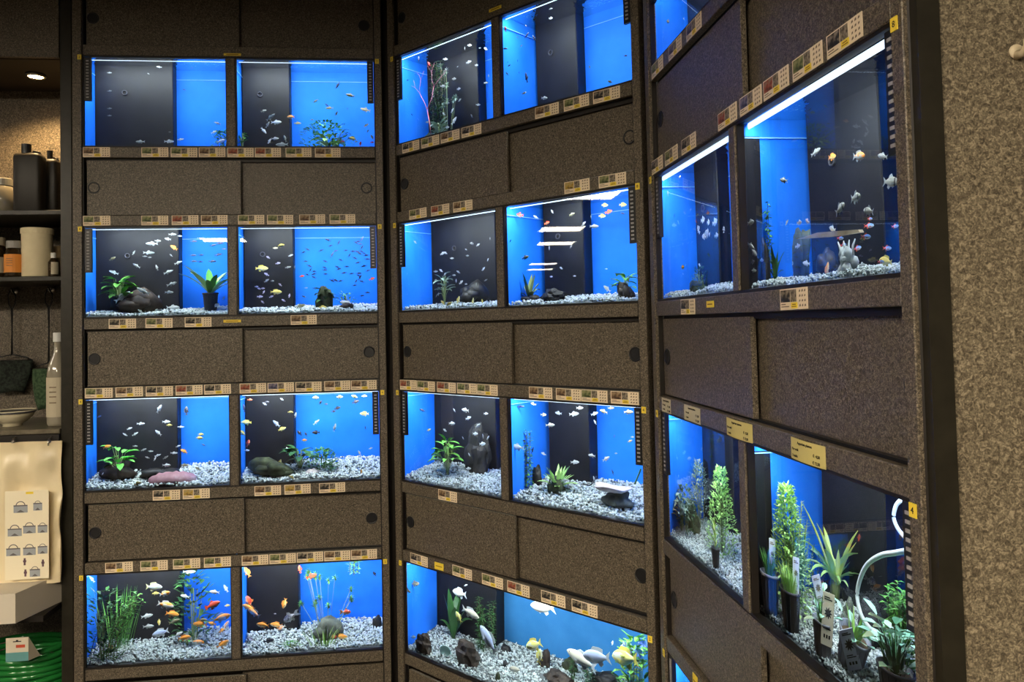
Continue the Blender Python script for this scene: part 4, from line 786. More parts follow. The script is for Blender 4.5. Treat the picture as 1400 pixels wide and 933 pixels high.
for q in range(13):
    a_ = q*2.4; s = 50*sc_*random.uniform(.8, 1.15)
    me = MB().leaf((0, 0, 0), (.5+.4*(q % 3)/2, 0, 1), 1, .20, .75, n=6).mesh('leaf', G['mint' if q % 4 == 0 else 'light' if q % 2 else 'mid'], True)
    o = link('leaf', me, rt); o.matrix_local = Matrix.Translation((0, 0, h_*.9)) @ Matrix.Rotation(a_, 4, 'Z') @ Matrix.Diagonal((s, s, s, 1))
rock('A2R', 445, 424, 30, 40, ROCKG, "mossy rock stack in left cabinet's second-row right tank", w=.13, seed=3)
P_('rosette', 'A2R', 445, 422, 40, 30, 'dark', "dark plant growing on mossy rock, left cabinet's second-row right tank", w=.12, n=10)
rock('A2R', 473, 424, 24, 14, ROCK, "small brown rock in left cabinet's second-row right tank", w=.11, seed=6)
P_('bush', 'A2R', 473, 420, 24, 24, 'mid', "small fresh-green plant right of mossy rock, left cabinet's second-row right tank", w=.13, n=60)
rock('A3L', 158, 657, 52, 34, ROCK, "dark brown root on gravel in left cabinet's third-row left tank", w=.13, name='driftwood', cat='driftwood', seed=8)
P_('rosette', 'A3L', 163, 652, 60, 50, 'bright', "bright broad-leaved plant over root, left cabinet's third-row left tank", w=.12, n=12)
rock('A3L', 222, 648, 58, 18, ROCKD, "low dark stone behind the pink cave, left cabinet's third-row left tank", w=.15, seed=5)
# pink half-cave
def cave():
    m, i, u, w, z, sc = spot('A3L', 236, 662, .075); L = 62*sc; R = 15*sc; rs = []
    for q in range(15):
        x = -L/2+L*q/14; k = R*(1-.5*(abs(q-7)/7)**3)*(1+.07*math.sin(q*2.6)); rs.append([(x, k*1.1*math.cos(PI*j/10), k*math.sin(PI*j/10)) for j in range(11)]+[(x, k*.85*math.cos(PI*j/10), k*.8*math.sin(PI*j/10)) for j in reversed(range(11))])
    o = part('ceramic_cave', MB().rings(rs), PINKC, None, True); o.matrix_world = frame(m, u, w+.004, z-.002, .12); tag(o, "pinkish ceramic half-log cave on gravel in left cabinet's third-row left tank", 'ornament')
cave()
rock('A3R', 372, 650, 62, 30, ROCKG, "mossy dark root in left cabinet's third-row right tank", w=.10, name='driftwood', cat='driftwood', seed=2)
P_('rosette', 'A3R', 410, 632, 48, 44, 'dark', "dark broad-leaved plant behind root, left cabinet's third-row right tank", w=.14, n=14)
P_('bush', 'A3R', 440, 638, 32, 38, 'mid', "round green plant at centre of left cabinet's third-row right tank", w=.12, n=420)
rock('A3R', 428, 638, 20, 9, PALEC, "pale shell at foot of plants, left cabinet's third-row right tank", w=.09, seed=9, name='shell', cat='shell')
P_('stem', 'A4L', 140, 905, 100, 44, 'mid', "tall tangled stem plant at left of left cabinet's bottom-row left tank", n=9, lean=.35)
P_('bush', 'A4L', 142, 902, 96, 66, 'dark', "dense dark-green plant mass in left corner of left cabinet's bottom-row left tank", n=130)
P_('grass', 'A4L', 160, 890, 84, 74, 'mid', "long grass-like plant left of centre in left cabinet's bottom-row left tank", n=46)
P_('bush', 'A4L', 264, 866, 96, 50, 'dark', "dark-green stem plant behind goldfish, left cabinet's bottom-row left tank", w=.15, n=150)
P_('rosette', 'A4L', 256, 872, 24, 16, 'bright', "short bright leaf cluster on gravel, left cabinet's bottom-row left tank", w=.12, n=5)
P_('round', 'A4R', 446, 858, 84, 64, 'mid', "thin-stemmed plant with round leaf clusters, left cabinet's bottom-row right tank", w=.16, n=16)
rock('A4R', 452, 868, 52, 34, ROCKP, "grey-green stone in left cabinet's bottom-row right tank", w=.13, seed=3)
P_('grass', 'A4R', 444, 884, 34, 84, 'light', "short fresh-green grass before the stone, left cabinet's bottom-row right tank", n=30)
P_('bush', 'A4R', 398, 888, 10, 26, 'mid', "low moss tuft on gravel, left cabinet's bottom-row right tank", n=90)
P_('stem', 'A4R', 487, 800, 0.1+38, 20, 'mid', "fine trailing plant at upper right of left cabinet's bottom-row right tank", w=.15, n=4).location.z += 85*.0026
rock('A4R', 516, 848, 14, 18, ROCKD, "dark pump block at right wall of left cabinet's bottom-row right tank", w=.18, seed=1, name='water_pump', cat='pump')
P_('stem', 'B1L', 597, 190, 120, 26, 'dark', "tall dark stem plant in middle cabinet's top-row left tank", w=.18, n=7)
P_('rosette', 'B1L', 600, 190, 40, 30, 'grey', "grey-green leafy plant at base, middle cabinet's top-row left tank", w=.14, n=14)
P_('round', 'B1L', 612, 190, 118, 40, 'grey', "plant tops reaching the surface in middle cabinet's top-row left tank", w=.20, n=12)
def twigs(t, px, py, hpx, col, lab):
    m, i, u, w, z, sc = spot(t, px, py, .12); mb = MB(); rn = random.Random(5); h = hpx*sc
    def br(p, d, L, r, k):
        q = p+d*L; mid = p.lerp(q, .5)+Vector((rn.uniform(-.1, .1), 0, rn.uniform(-.1, .1)))*L; mb.tube([p, mid, q], [r, r*.8, r*.6], 5)
        if k:
            for s in (-1, 1): br(q, (d+Vector((s*rn.uniform(.3, .8), rn.uniform(-.3, .3), rn.uniform(-.2, .4)))).normalized(), L*.62, r*.6, k-1)
    br(Vector((0, 0, 0)), Vector((-.15, 0, 1)), h*.48, .0028, 3); o = part('twig', mb, col, None, True); o.matrix_world = frame(m, u, w, z); tag(o, lab, 'branch')
twigs('B1L', 590, 188, 108, G['pink'], "branching reddish twig in middle cabinet's top-row left tank")
P_('rosette', 'B2L', 608, 424, 56, 30, 'grey', "grey-green leaf plant in middle cabinet's second-row left tank", w=.16, n=12)
rock('B2L', 645, 424, 62, 34, ROCKD, "low dark stone arch in middle cabinet's second-row left tank", w=.20, seed=4)
P_('sword', 'B2R', 724, 412, 40, 40, 'olive', "spiky olive plant at left of middle cabinet's second-row right tank", w=.15, n=22)
rock('B2R', 722, 417, 40, 14, ROCKD, "dark flat stones under spiky plant, middle cabinet's second-row right tank", w=.13, seed=7)
rock('B2R', 758, 416, 40, 17, ROCKD, "dark stone heap at centre of middle cabinet's second-row right tank", w=.14, seed=9, plates=True)
rock('B2R', 856, 412, 30, 26, ROCK, "brown rock at right edge of middle cabinet's second-row right tank", w=.12, seed=2)
P_('rosette', 'B2R', 856, 402, 42, 34, 'mid', "leafy green plant over right-hand rock, middle cabinet's second-row right tank", w=.14, n=10)
P_('rosette', 'B3L', 612, 645, 60, 50, 'mid', "broad-leaved green plant in middle cabinet's third-row left tank", w=.14, n=20)
rock('B3L', 654, 640, 46, 60, ROCKD, "dark layered slate stack in middle cabinet's third-row left tank", w=.24, seed=6, plates=True, dpt=.5)
rock('B3R', 762, 668, 34, 28, ROCKG, "mossy root carrying plant in middle cabinet's third-row right tank", w=.16, seed=3, name='driftwood', cat='driftwood')
P_('sword', 'B3R', 762, 652, 36, 48, 'light', "fresh-green spiky plant on root in middle cabinet's third-row right tank", w=.16, n=34)
rock('B3R', 842, 694, 54, 26, ROCKP, "rough stone base of the plate-shaped ornament, middle cabinet's third-row right tank", seed=8, w=.12)
def plate():
    m, i, u, w, z, sc = spot('B3R', 838, 678, .12); rs = []
    for r, zz in ((.2, .0), (.75, .006), (1.0, .014), (1.0, .018), (.7, .012), (.1, .010)):
        rs.append([(r*.062*(1+.08*math.sin(5*a)+.05*math.sin(9*a))*math.cos(a), r*.045*(1+.06*math.cos(4*a))*math.sin(a), zz+.004*math.sin(3*a)*r) for a in [2*PI*j/26 for j in range(26)]])
    o = part('shell_plate', MB().rings(rs), PALEC, None, True); o.matrix_world = frame(m, u, w-.004, z+.040); tag(o, "pale scalloped plate ornament on rough stone, middle cabinet's third-row right tank", 'ornament')
plate()
P_('stem', 'B3R', 703, 640, 78, 10, 'mid', "thin climbing stem at left wall of middle cabinet's third-row right tank", w=.14, n=3)
rock('B3R', 706, 636, 16, 26, ROCKD, "black block at left wall of middle cabinet's third-row right tank", w=.2, seed=1, name='water_pump', cat='pump')
def hose(t, pts, r, m_, lab, name='hose', cat='hose'):
    m = TANKS[t][0]; P3 = []
    pts = [Vector((*tp(m, x, y, w), w)) for x, y, w in pts]; pts = [Vector((p[0], p[2], p[1])) for p in pts]
    for k in range(len(pts)-1):
        p0, p1, p2, p3 = pts[max(k-1, 0)], pts[k], pts[k+1], pts[min(k+2, len(pts)-1)]
        for s in range(6):
            x = s/6; P3.append(.5*((2*p1)+(p2-p0)*x+(2*p0-5*p1+4*p2-p3)*x*x+(3*p1-p0-3*p2+p3)*x**3))
    P3.append(pts[-1]); o = part(name, MB().tube(P3, r, 8), m_, None, True); o.matrix_world = frame(m); tag(o, lab, cat)
hose('B3R', [(797, 662, .2), (806, 664, .18), (812, 658, .19), (815, 652, .22)], .0022, BLACK, "black airline tube on gravel in middle cabinet's third-row right tank")
hose('B3R', [(868, 662, .16), (872, 652, .16), (876, 642, .15)], .0028, G['dark'], "green tube at right wall of middle cabinet's third-row right tank")
R4 = ((579, 886, 32, 24, ROCK, 'brown flat rock at left', .11, True), (640, 902, 42, 28, ROCK, 'large brown flat rock, second from left', .09, True), (692, 888, 18, 11, ROCKD, 'dark pebble behind second rock', .15, False), (637, 921, 8, 6, ROCKD, 'tiny dark pebble at front', .05, False),
      (691, 907, 9, 9, ROCKD, 'small round dark pebble', .11, False), (681, 927, 9, 11, ROCKG, 'small mossy pebble near front', .07, False), (745, 906, 28, 32, ROCK, 'upright brown rock behind yellow fish', .16, False), (778, 912, 28, 24, ROCKG, 'mossy rock behind cream fish', .16, False), (765, 930, 44, 18, ROCK, 'low brown rock at bottom edge', .10, True), (826, 930, 52, 22, ROCKD, 'dark low rock, rightmost', .14, False))
for q, (x, y, a, b, mm, dsc, w, pl) in enumerate(R4): rock('B4L', x, y+4, a, b, mm, f"{dsc} in middle cabinet's wide bottom-row tank", w=None, seed=q+1, plates=pl)
P_('sword', 'B4L', 620, 880, 74, 24, 'dark', "dark strap-leaved plant left of centre, middle cabinet's wide bottom-row tank", w=.22, n=9)
P_('stem', 'B4L', 664, 880, 70, 36, 'dark', "dark stem plant behind pale-blue fish, middle cabinet's wide bottom-row tank", w=.22, n=8)
P_('stem', 'B4L', 786, 888, 48, 12, 'dark', "thin stem plant at centre back of middle cabinet's wide bottom-row tank", w=.24, n=2)
P_('stem', 'B4L', 806, 890, 52, 18, 'dark', "two-stemmed plant right of centre, middle cabinet's wide bottom-row tank", w=.24, n=3)
P_('bush', 'B4L', 868, 950, 126, 40, 'mid', "dense green plant at right end of middle cabinet's wide bottom-row tank", w=.10, n=160)
P_('rosette', 'B4L', 864, 940, 130, 26, 'ylw', "yellow-green leafy plant at right end, middle cabinet's wide bottom-row tank", w=.12, n=14)
def flowers():
    m, i, u, w, z, sc = spot('B4L', 868, 940, .10); u_, z_ = tp(m, 872, 882, .10); root = empty('artificial_flower', m, u_, .10, z_); rn = random.Random(4)
    fm_ = [mat('blue_petal', (.20, .34, .92), .5), mat('white_petal', (.75, .82, .92), .5)]
    for q in range(7):
        p = Vector((rn.uniform(-.045, .02), rn.uniform(-.014, .02), rn.uniform(-.03, .012))); mb = MB()
        for a in range(6):
            aa = a*PI/3; mb.leaf(p, (math.cos(aa), -.5, math.sin(aa)), .019, .016, -.2, up=Vector((0, 1, 0)), n=2)
        part('blossom', mb, fm_[q % 2], root)
    part('stem', MB().tube([(0, 0, -.16), (.004, 0, -.08), (0, 0, 0)], .0016, 5), G['olive'], root); tag(root, "blue and white artificial flowers at right end, middle cabinet's wide bottom-row tank", 'flower')
flowers()
def dish():
    m, i, u, w, z, sc = spot('B4L', 609, 892, .08); rs = [[(r*math.cos(a), zz+r*.25*math.sin(a)*.0, r*.75*math.sin(a)) for a in [2*PI*j/18 for j in range(18)]] for r, zz in ((.006, .006), (.020, .002), (.026, -.004), (.027, -.003), (.020, .004), (.006, .008))]
    o = part('shell', MB().rings(rs), mat('mint_shell', (.45, .66, .62), .4), None, True); o.matrix_world = frame(m, u, w, z+.018, .3); tag(o, "pale mint fan shell standing between the rocks, middle cabinet's wide bottom-row tank", 'shell')
dish()
# right cabinet, second row
rock('C2L', 954, 394, 34, 22, ROCKG, "mossy stone in right cabinet's second-row left tank", w=.13, seed=5)
P_('bush', 'C2L', 956, 388, 34, 30, 'dark', "dark mossy plant on stone in right cabinet's second-row left tank", w=.13, n=110)
rock('C2R', 1047, 384, 15, 66, ROCKD, "upright dark trunk at left of right cabinet's second-row right tank", w=.09, seed=3, name='driftwood', cat='driftwood', dpt=.9)
P_('stem', 'C2R', 1056, 382, 118, 14, 'mid', "tall thin stem plant at left of right cabinet's second-row right tank", w=.11, n=2)
P_('sword', 'C2R', 1060, 384, 52, 24, 'dark', "dark grassy plant beside trunk, right cabinet's second-row right tank", w=.12, n=9)
rock('C2R', 1098, 380, 32, 96, ROCKG, "tall mossy rock pillar in right cabinet's second-row right tank", w=.16, seed=9, dpt=.7)
rock('C2R', 1130, 378, 40, 52, ROCKD, "dark mossy root right of pillar, right cabinet's second-row right tank", w=.17, seed=12, name='driftwood', cat='driftwood')
def plank():
    m = D; pts = [tp(m, x, y, .10) for x, y in ((1092, 327), (1120, 318), (1176, 314), (1178, 318), (1140, 324))]
    mb = MB(); n = len(pts)
    for s in (.094, .108): mb.v += [(x, s, z) for x, z in pts]
    mb.f += [tuple(range(n)), tuple(range(2*n-1, n-1, -1))]+[(j, (j+1) % n, (j+1) % n+n, j+n) for j in range(n)]
    o = part('driftwood', mb, noisy('tan_wood', [(.3, (.20, .14, .08)), (.7, (.42, .33, .20))], 30, 5, .7, bump=.4)); o.matrix_world = frame(m); tag(o, "tan blade of wood above the gravel in right cabinet's second-row right tank", 'driftwood')
plank()
def skull():
    m, i, u, w, z, sc = spot('C2R', 1160, 384, .08); root = empty('ornament', m, u, w, z); rn = random.Random(3)
    wm = noisy('white_ornament', [(.35, (.45, .50, .50)), (.7, (.78, .80, .78))], 30, 4, .6, bump=.4)
    for q in range(9):
        p = (rn.uniform(-.018, .018), rn.uniform(-.012, .012), .008+rn.random()*.03); mb = MB(); mb.v = [tuple(V12[k]*(.010+.004*rn.random())*(1, 1, 1.1)+np.array(p)) for k in range(12)]; mb.f = [tuple(f) for f in F20.tolist()]; part('lump', mb, wm, root, True)
    for q in range(4): part('horn', MB().tube([(q*.01-.015, 0, .03), (q*.012-.02, 0, .045), (q*.016-.028, .003, .055)], [.003, .0025, .0012], 5), wm, root, True)
    tag(root, "white coral-like ornament on gravel in right cabinet's second-row right tank", 'ornament')
skull()
# right cabinet, plant tanks
LY = "right cabinet's third-row left tank"; RY = "right cabinet's third-row right tank"
o_ = P_('rosette', 'C3L', 938, 720, 84, 16, 'mid', f"single upright broad leaf on long stalk in {LY}", w=.10, n=1)
P_('rosette', 'C3L', 926, 712, 64, 34, 'grey', f"grey-green round-leaved plant at far left of {LY}", w=.09, n=26)
P_('bush', 'C3L', 958, 745, 92, 56, 'grey', f"grey feathery plant at centre of {LY}", w=.20, n=420, lw=.6)
P_('bush', 'C3L', 930, 735, 62, 44, 'dark', f"dark broad bush at far left corner of {LY}", w=.11, n=170)
P_('bush', 'C3L', 988, 760, 118, 66, 'light', f"large light-green bushy plant in {LY}", w=.14, n=700, lw=.6)
rock('C3L', 943, 738, 36, 46, ROCKG, f"dark mossy clump below round-leaved plant in {LY}", w=.16, seed=2)
rt, m_, u_, w_, z_, sc_, r_, h_ = pot('C3L', 979, 778, 17, 28, POTM, f"small dark pot with upright bright-leaved plant in {LY}")
for q in range(9):
    me = MB().leaf((0, 0, 0), (.6, 0, 1), 1, .34, .6, n=5).mesh('leaf', G['ylw' if q % 3 else 'mint'], True)
    o = link('leaf', me, rt); s = 22*sc_; o.matrix_local = Matrix.Translation((0, 0, h_*.8+q*.007)) @ Matrix.Rotation(q*2.2, 4, 'Z') @ Matrix.Scale(s*(1 if q < 6 else .7), 4)
part('stem', MB().tube([(0, 0, h_*.7), (0, .002, h_*.8+.08)], .0014, 5), G['olive'], rt)
P_('bush', 'C3R', 1056, 802, 165, 76, 'light', f"tall feathery pale-green plant at left of {RY}", w=.105, n=1100, lw=.5)
P_('fine', 'C3R', 1052, 800, 150, 56, 'light', f"fine-leaved pale plant among the tall feathery one in {RY}", w=.15, n=26)
P_('grass', 'C3R', 1068, 800, 104, 44, 'mid', f"dense dark grass plant behind the first pots in {RY}", w=.16, n=120)
P_('fine', 'C3R', 1098, 800, 64, 44, 'dark', f"dark-green fine plant at back wall of {RY}", w=.24, n=14)
def potplant(px, py, wp, hp, m_, lab, tilt, w, fol):
    rt, m2, u2, w2, z2, sc2, r2, h2 = pot('C3R', px, py, wp, hp, m_, lab, tilt)
    for a in fol: fan(rt, h2*.82, a[0]*sc2, a[1]*sc2, a[2], a[3], a[4], seed=int(px), wd=a[5])
    return rt, sc2, r2, h2
def taglabel(rt, x, y, z, hh, ww, lean, col, lab=None, turn=1.05):
    b = bpy.data.objects.new('plant_label', None); C.objects.link(b); b.parent = rt
    b.matrix_local = Matrix.Translation((x, y, z)) @ Matrix.Rotation(turn, 4, 'Z') @ Matrix.Rotation(lean, 4, 'Y')
    c = MB().box((-ww/2, -.0006, 0), (ww/2, .0006, hh))
    cd_ = part('label_stick', c, col, b)
    pr = MB()
    for q in range(9):
        a = q*2*PI/9; pr.leaf((0, -.0010, hh*.62), (math.cos(a), 0, math.sin(a)), ww*.36, ww*.16, 0, up=Vector((0, 1, 0)), n=2)
    for q, z0 in enumerate((.36, .31, .9, .86)): pr.box((-ww*.36, -.0011, hh*z0), (ww*(.3 if q % 2 else .1), -.0007, hh*(z0+.022)))
    for q in range(3): pr.box((-ww*.3+q*ww*.22, -.0011, hh*.14), (-ww*.16+q*ww*.22, -.0007, hh*.21))
    part('label_print', pr, GREYP if lab is None else INK, b)
    return b
CREAM = mat('cream_label', (.78, .68, .48), .4); LILAC = mat('lilac_white_label', (.66, .68, .80), .4)
rt, s_, r_, h_ = potplant(1054, 848, 26, 44, POTG, f"grey net pot with fine grassy plant, leftmost pot of {RY}", 0, .10, [(40, 24, 'mid', 90, 'grass', .003)])
taglabel(rt, .0, .012, h_*.8, 56*s_, 14*s_, .05, LILAC)
rt, s_, r_, h_ = potplant(1082, 868, 27, 44, POTM, f"dark net pot with light grass plant, second pot of {RY}", 0, .10, [(44, 30, 'light', 110, 'grass', .003)])
taglabel(rt, .010, .012, h_*.8, 56*s_, 14*s_, .06, LILAC)
rt, s_, r_, h_ = potplant(1125, 905, 26, 40, POTG, f"grey pot with cream plant label, third pot of {RY}", .06, .085, [(50, 26, 'mid', 26, 'grass', .006), (44, 28, 'mint', 9, 'leafy', .009)])
taglabel(rt, r_*.80, -r_*.45, h_*.45, 72*s_, 24*s_, .08, CREAM, 1)
taglabel(rt, -.012, .015, h_*1.2, 46*s_, 18*s_, -.35, LILAC)
rt, s_, r_, h_ = potplant(1160, 912, 36, 44, POTG, f"tilted grey pot with lilac plant label, fourth pot of {RY}", .35, .10, [(46, 26, 'light', 22, 'grass', .006), (30, 34, 'mint', 8, 'leafy', .010)])
taglabel(rt, r_*.75, -r_*.45, h_*.30, 62*s_, 28*s_, -.55, LILAC, 1)
rt, s_, r_, h_ = potplant(1226, 965, 42, 44, POTM, f"dark pot of mint-leaved plants at bottom right of {RY}", 0, .07, [(60, 40, 'dark', 60, 'grass', .005), (74, 46, 'mint', 30, 'leafy', .014)])
me_ = [MB().leaf((0, 0, 0), (.5+.2*v, 0, 1), 1, .15, .5+.35*v, n=7).mesh('leaf', G['light' if v else 'ylw'], True) for v in range(3)]
m_, i_, u_, w_, z_, sc_ = spot('C3R', 1142, 822); rt = empty('aquarium_plant', m_, u_, w_, z_); tag(rt, f"large sword-leaved plant with arching light leaves at centre of {RY}", 'plant')
for q in range(30):
    o = link('leaf', me_[q % 3], rt); s = sc_*108*random.uniform(.5, 1.15); o.matrix_local = Matrix.Translation((random.uniform(-.01, .01), 0, .03)) @ Matrix.Rotation(q*2.4, 4, 'Z') @ Matrix.Diagonal((s*.8, s*.75, s, 1))
part('crown', MB().lathe([(.010, 0), (.013, .03), (.008, .06)], 8), G['olive'], rt, True)
rock('C3R', 1158, 862, 24, 78, ROCKP, f"pale grey bark piece leaning behind hose in {RY}", w=.14, seed=8, name='bark_piece', cat='bark')
rock('C3R', 1194, 868, 42, 78, noisy('black_foam', [(.35, (.006, .006, .008)), (.7, (.05, .05, .055))], 70, 4, .9, bump=1), f"black porous filter foam behind the white hose in {RY}", w=.20, seed=3, name='filter_foam', cat='filter foam')
HW = mat('milky_hose', (.62, .66, .64), .3)
hose('C3R', [(1246, 752, .07), (1226, 756, .075), (1204, 760, .08), (1186, 772, .085), (1176, 792, .09), (1172, 815, .09), (1177, 840, .085), (1188, 858, .08), (1200, 868, .075)], .0042, HW, f"milky white hose arching down to the gravel in {RY}")
hose('C3R', [(1232, 684, .08), (1225, 692, .08), (1222, 708, .08), (1228, 724, .08), (1240, 738, .08)], .0036, mat('bluish_hose', (.42, .52, .68), .3), f"bluish hose loop at upper right of {RY}")
P_('stem', 'C3R', 1228, 872, 150, 34, 'mid', f"tall small-leaved stem plant at right wall of {RY}", w=.13, n=7)
P_('bush', 'C3R', 1232, 868, 120, 30, 'mid', f"bushy green plant at right wall of {RY}", w=.15, n=220)

# ------------------------------------------------------------------ shelf niche left of the cabinets (in the left cabinet's frame)
def NP(name, a, b, m_, parent=None, r=.0015): return bevel(part(name, MB().box(a, b), m_, parent), r)
U0, U1, NB = -1.30, -.079, .42
nr = empty('shelf_unit', A, 0, 0, 0); tag(nr, 'dark shelf unit with lit niche at the left edge', 'shelf unit')
NLAM = LAM
NP('side_post', (-.079, 0, -1.648), (-.0395, .03, 1.29), PROF, nr); NP('side_board', (-.079, .03, -1.648), (-.062, NB+.02, 1.29), DARK, nr)
NP('niche_back', (U0, NB, -1.648), (U1, NB+.015, 1.29), NLAM, nr)
NP('niche_top', (U0, .03, 1.000), (U1, NB, 1.012), mat('dark_board', (.035, .027, .018), .6), nr)
cd = NP('cupboard_door', (U0, .0, .999), (-.083, .016, 1.285), NLAM, nr)
NP('shelf_board', (U0, .06, .4365), (U1, NB, .4535), PROF, nr); NP('shelf_board', (U0, .06, .1935), (U1, NB, .2105), PROF, nr)
ct = NP('counter_top', (U0, -.01, -.355), (U1, NB, -.338), noisy('counter_laminate', [(.3, (.10, .085, .06)), (.7, (.17, .145, .10))], 60, rough=.35), nr)
NP('counter_edge', (U0, -.013, -.385), (U1, -.005, -.356), DARK, nr)
NP('apron', (U0, .02, -.43), (U1, .035, -.388), NLAM, nr)
NP('lower_shelf', (U0, .05, -.955), (U1, NB, -.94), DARK, nr)
NP('plinth_shelf', (U0, .03, -1.34), (U1, NB, -1.325), DARK, nr)
# puck lamp under the niche top
ul, zl = ap(A, 49, 110, .20)
pk = empty('puck_light', A, ul, .20, 1.0); tag(pk, 'small round warm puck light glowing under the niche top', 'lamp')
part('housing', MB().lathe([(.036, 0), (.036, -.008), (.030, -.012), (.026, -.008), (.026, 0)], 20), BRASS, pk, True)
part('lens', MB().lathe([(.0255, -.004), (.0255, -.0085), (.012, -.0105)], 20), mat('puck_glow', (1, .8, .5), emit=(1, .62, .26), es=60), pk, True)
sl_ = bpy.data.lights.new('puck_spot', 'SPOT'); sl_.energy = 34; sl_.spot_size = 2.45; sl_.spot_blend = .5; sl_.color = (1, .66, .30); sl_.shadow_soft_size = .02
so = bpy.data.objects.new('puck_spot', sl_); C.objects.link(so); so.parent = pk; so.location = (0, 0, -.02)
def at(px, py, w): u, z = ap(A, px, py, w); return u, z
def bottle(px0, px1, pytop, pybase, w, shape, body, lab, base, cap=None, name='bottle', cat='bottle', lbl=None, glass=False):
    u0 = at(px0, pybase, w)[0]; u1 = at(px1, pybase, w)[0]; zt = at((px0+px1)/2, pytop, w)[1]; u = (u0+u1)/2; R = (u1-u0)/2; h = zt-base
    rt = empty(name, A, u, w, base+.0005); tag(rt, lab, cat)
    if shape == 'can':
        hb = h*.86; d = .032
        mb = MB(); n = 16
        def sq(s, z): return [(math.copysign(abs(math.cos(a))**.35, math.cos(a))*R*s, math.copysign(abs(math.sin(a))**.35, math.sin(a))*d*s, z) for a in [2*PI*(j+.5)/n for j in range(n)]]
        mb.rings([sq(.95, 0), sq(1, .004), sq(1, hb*.92), sq(.93, hb*.97), sq(.35, hb)]); part('body', mb, body, rt, True)
        part('cap', MB().lathe([(R*.34, 0), (R*.34, h-hb), (R*.28, h-hb+.001)], 18, (-R*.25, 0, hb-.002)), cap or body, rt, False)
        part('handle', MB().tube([(R*.1, 0, hb-.004), (R*.3, 0, hb+.008), (R*.7, 0, hb+.003), (R*.85, 0, hb*.90)], .005, 8), body, rt, True)
    else:
        prof = {'jar': [(.9, 0), (1, .04), (1, .62), (.82, .76), (.72, .80)], 'tub': [(.95, 0), (1, .03), (1, .88), (1, .9)], 'tall': [(.9, 0), (1, .03), (1, .55), (.85, .66), (.45, .76), (.34, .82), (.34, .92)], 'small': [(.9, 0), (1, .05), (1, .6), (.5, .75), (.4, .8)]}[shape]
        part('body', MB().lathe([(r*R, z*h) for r, z in prof], 22), body, rt, True)
        c0 = {'jar': (.80, .80, 1), 'tub': (1.06, .885, 1), 'tall': (.42, .90, 1), 'small': (.5, .78, 1)}[shape]
        part('lid', MB().lathe([(c0[0]*R, c0[1]*h), (c0[0]*R, c0[2]*h*.985), (c0[0]*R*.94, c0[2]*h)], 22), cap or body, rt, False)
    if lbl:
        lm_, a0, a1, z0, z1 = lbl; mb = MB(); n = 10; q0 = len(mb.v)
        for j in range(n+1):
            a = a0+(a1-a0)*j/n
            rr = R*1.02
            for rr_ in (rr, rr*1.01): mb.v += [(rr_*math.cos(a), rr_*math.sin(a), z0*h), (rr_*math.cos(a), rr_*math.sin(a), z1*h)]
        for j in range(n): k = 4*j; mb.f += [(k+2, k+6, k+7, k+3), (k, k+1, k+5, k+4), (k+1, k+3, k+7, k+5), (k, k+4, k+6, k+2)]
        part('paper_label', mb, lm_, rt)
        pr = MB()
        for j, zz in enumerate((.35, .5, .62, .74)):
            a = -PI/2-.25; z = (z0+(z1-z0)*zz)*h; x = R*1.035*math.cos(-PI/2)
            pr.box((-R*.35, -R*1.05, z), (R*.3, -R*1.0, z+h*.012))
        part('label_lines', pr, ICON, rt)
    return rt
S1, S2, CT = .4540, .2110, -.3375
GB = mat('charcoal_plastic', (.035, .032, .028), .4); CREAMP = noisy('cream_plastic_tub', [(.3, (.70, .60, .38)), (.7, (.78, .68, .45))], 20, rough=.45)
DG = mat('dark_brown_glass', (.03, .018, .008), .12, .6); CG = mat('clear_greyish_glass', (.28, .25, .19), .08, .8); LBW = mat('off_white_label', (.50, .44, .32), .6); LBO = mat('orange_label', (.75, .28, .05), .55)
c_ = bottle(22, 60, 197, 283, .13, 'can', GB, 'large charcoal rectangular canister bottle on the upper niche shelf', S1, BLACK)
part('side_label', MB().box((.036, -.015, .04), (.0375, .026, .12)), LBW, c_)
bottle(60, 82, 206, 283, .20, 'can', GB, 'smaller charcoal bottle standing behind the large canister on upper shelf', S1, GB)
bottle(-14, 20, 245, 283, .17, 'jar', CG, 'clear glass jar at left edge of the upper niche shelf', S1, mat('clear_lid', (.4, .38, .32), .2), name='glass_jar', cat='jar')
bottle(31, 71, 313, 376, .13, 'tub', CREAMP, 'tall cream plastic tub with lid on the lower niche shelf', S2, CREAMP, name='plastic_tub', cat='tub')
bottle(7, 32, 330, 376, .11, 'jar', DG, 'small jar with orange label and grey lid on lower niche shelf', S2, mat('grey_lid', (.30, .29, .27), .4), name='jar', cat='jar', lbl=(LBO, -PI*.95, -PI*.05, .12, .62))
bottle(-22, 9, 325, 376, .14, 'jar', DG, 'jar with pale lid cut off by the left edge, lower niche shelf', S2, LBW, name='jar', cat='jar', lbl=(LBW, -PI*.5, -PI*.02, .12, .5))
bottle(66, 80, 346, 376, .12, 'small', DG, 'tiny bottle with white cap and label on lower niche shelf', S2, WHITE, lbl=(LBW, -PI*.5, -.1, .1, .6))
u_, z_ = at(78, 352, .2); bx = NP('carton', (0, 0, 0), (.03, .05, .125), noisy('tan_carton', [(.3, (.42, .28, .12)), (.7, (.60, .45, .24))], 30), None); bx.matrix_world = frame(A, u_-.014, .2, S2+.0005); tag(bx, 'narrow tan carton behind tiny bottle at right end of lower shelf', 'box')
bottle(65, 93, 455, 568, .08, 'tall', CG, 'clear glass bottle with white label and cap on the counter', CT, WHITE, lbl=(LBW, -PI*.95, -PI*.05, .10, .52))
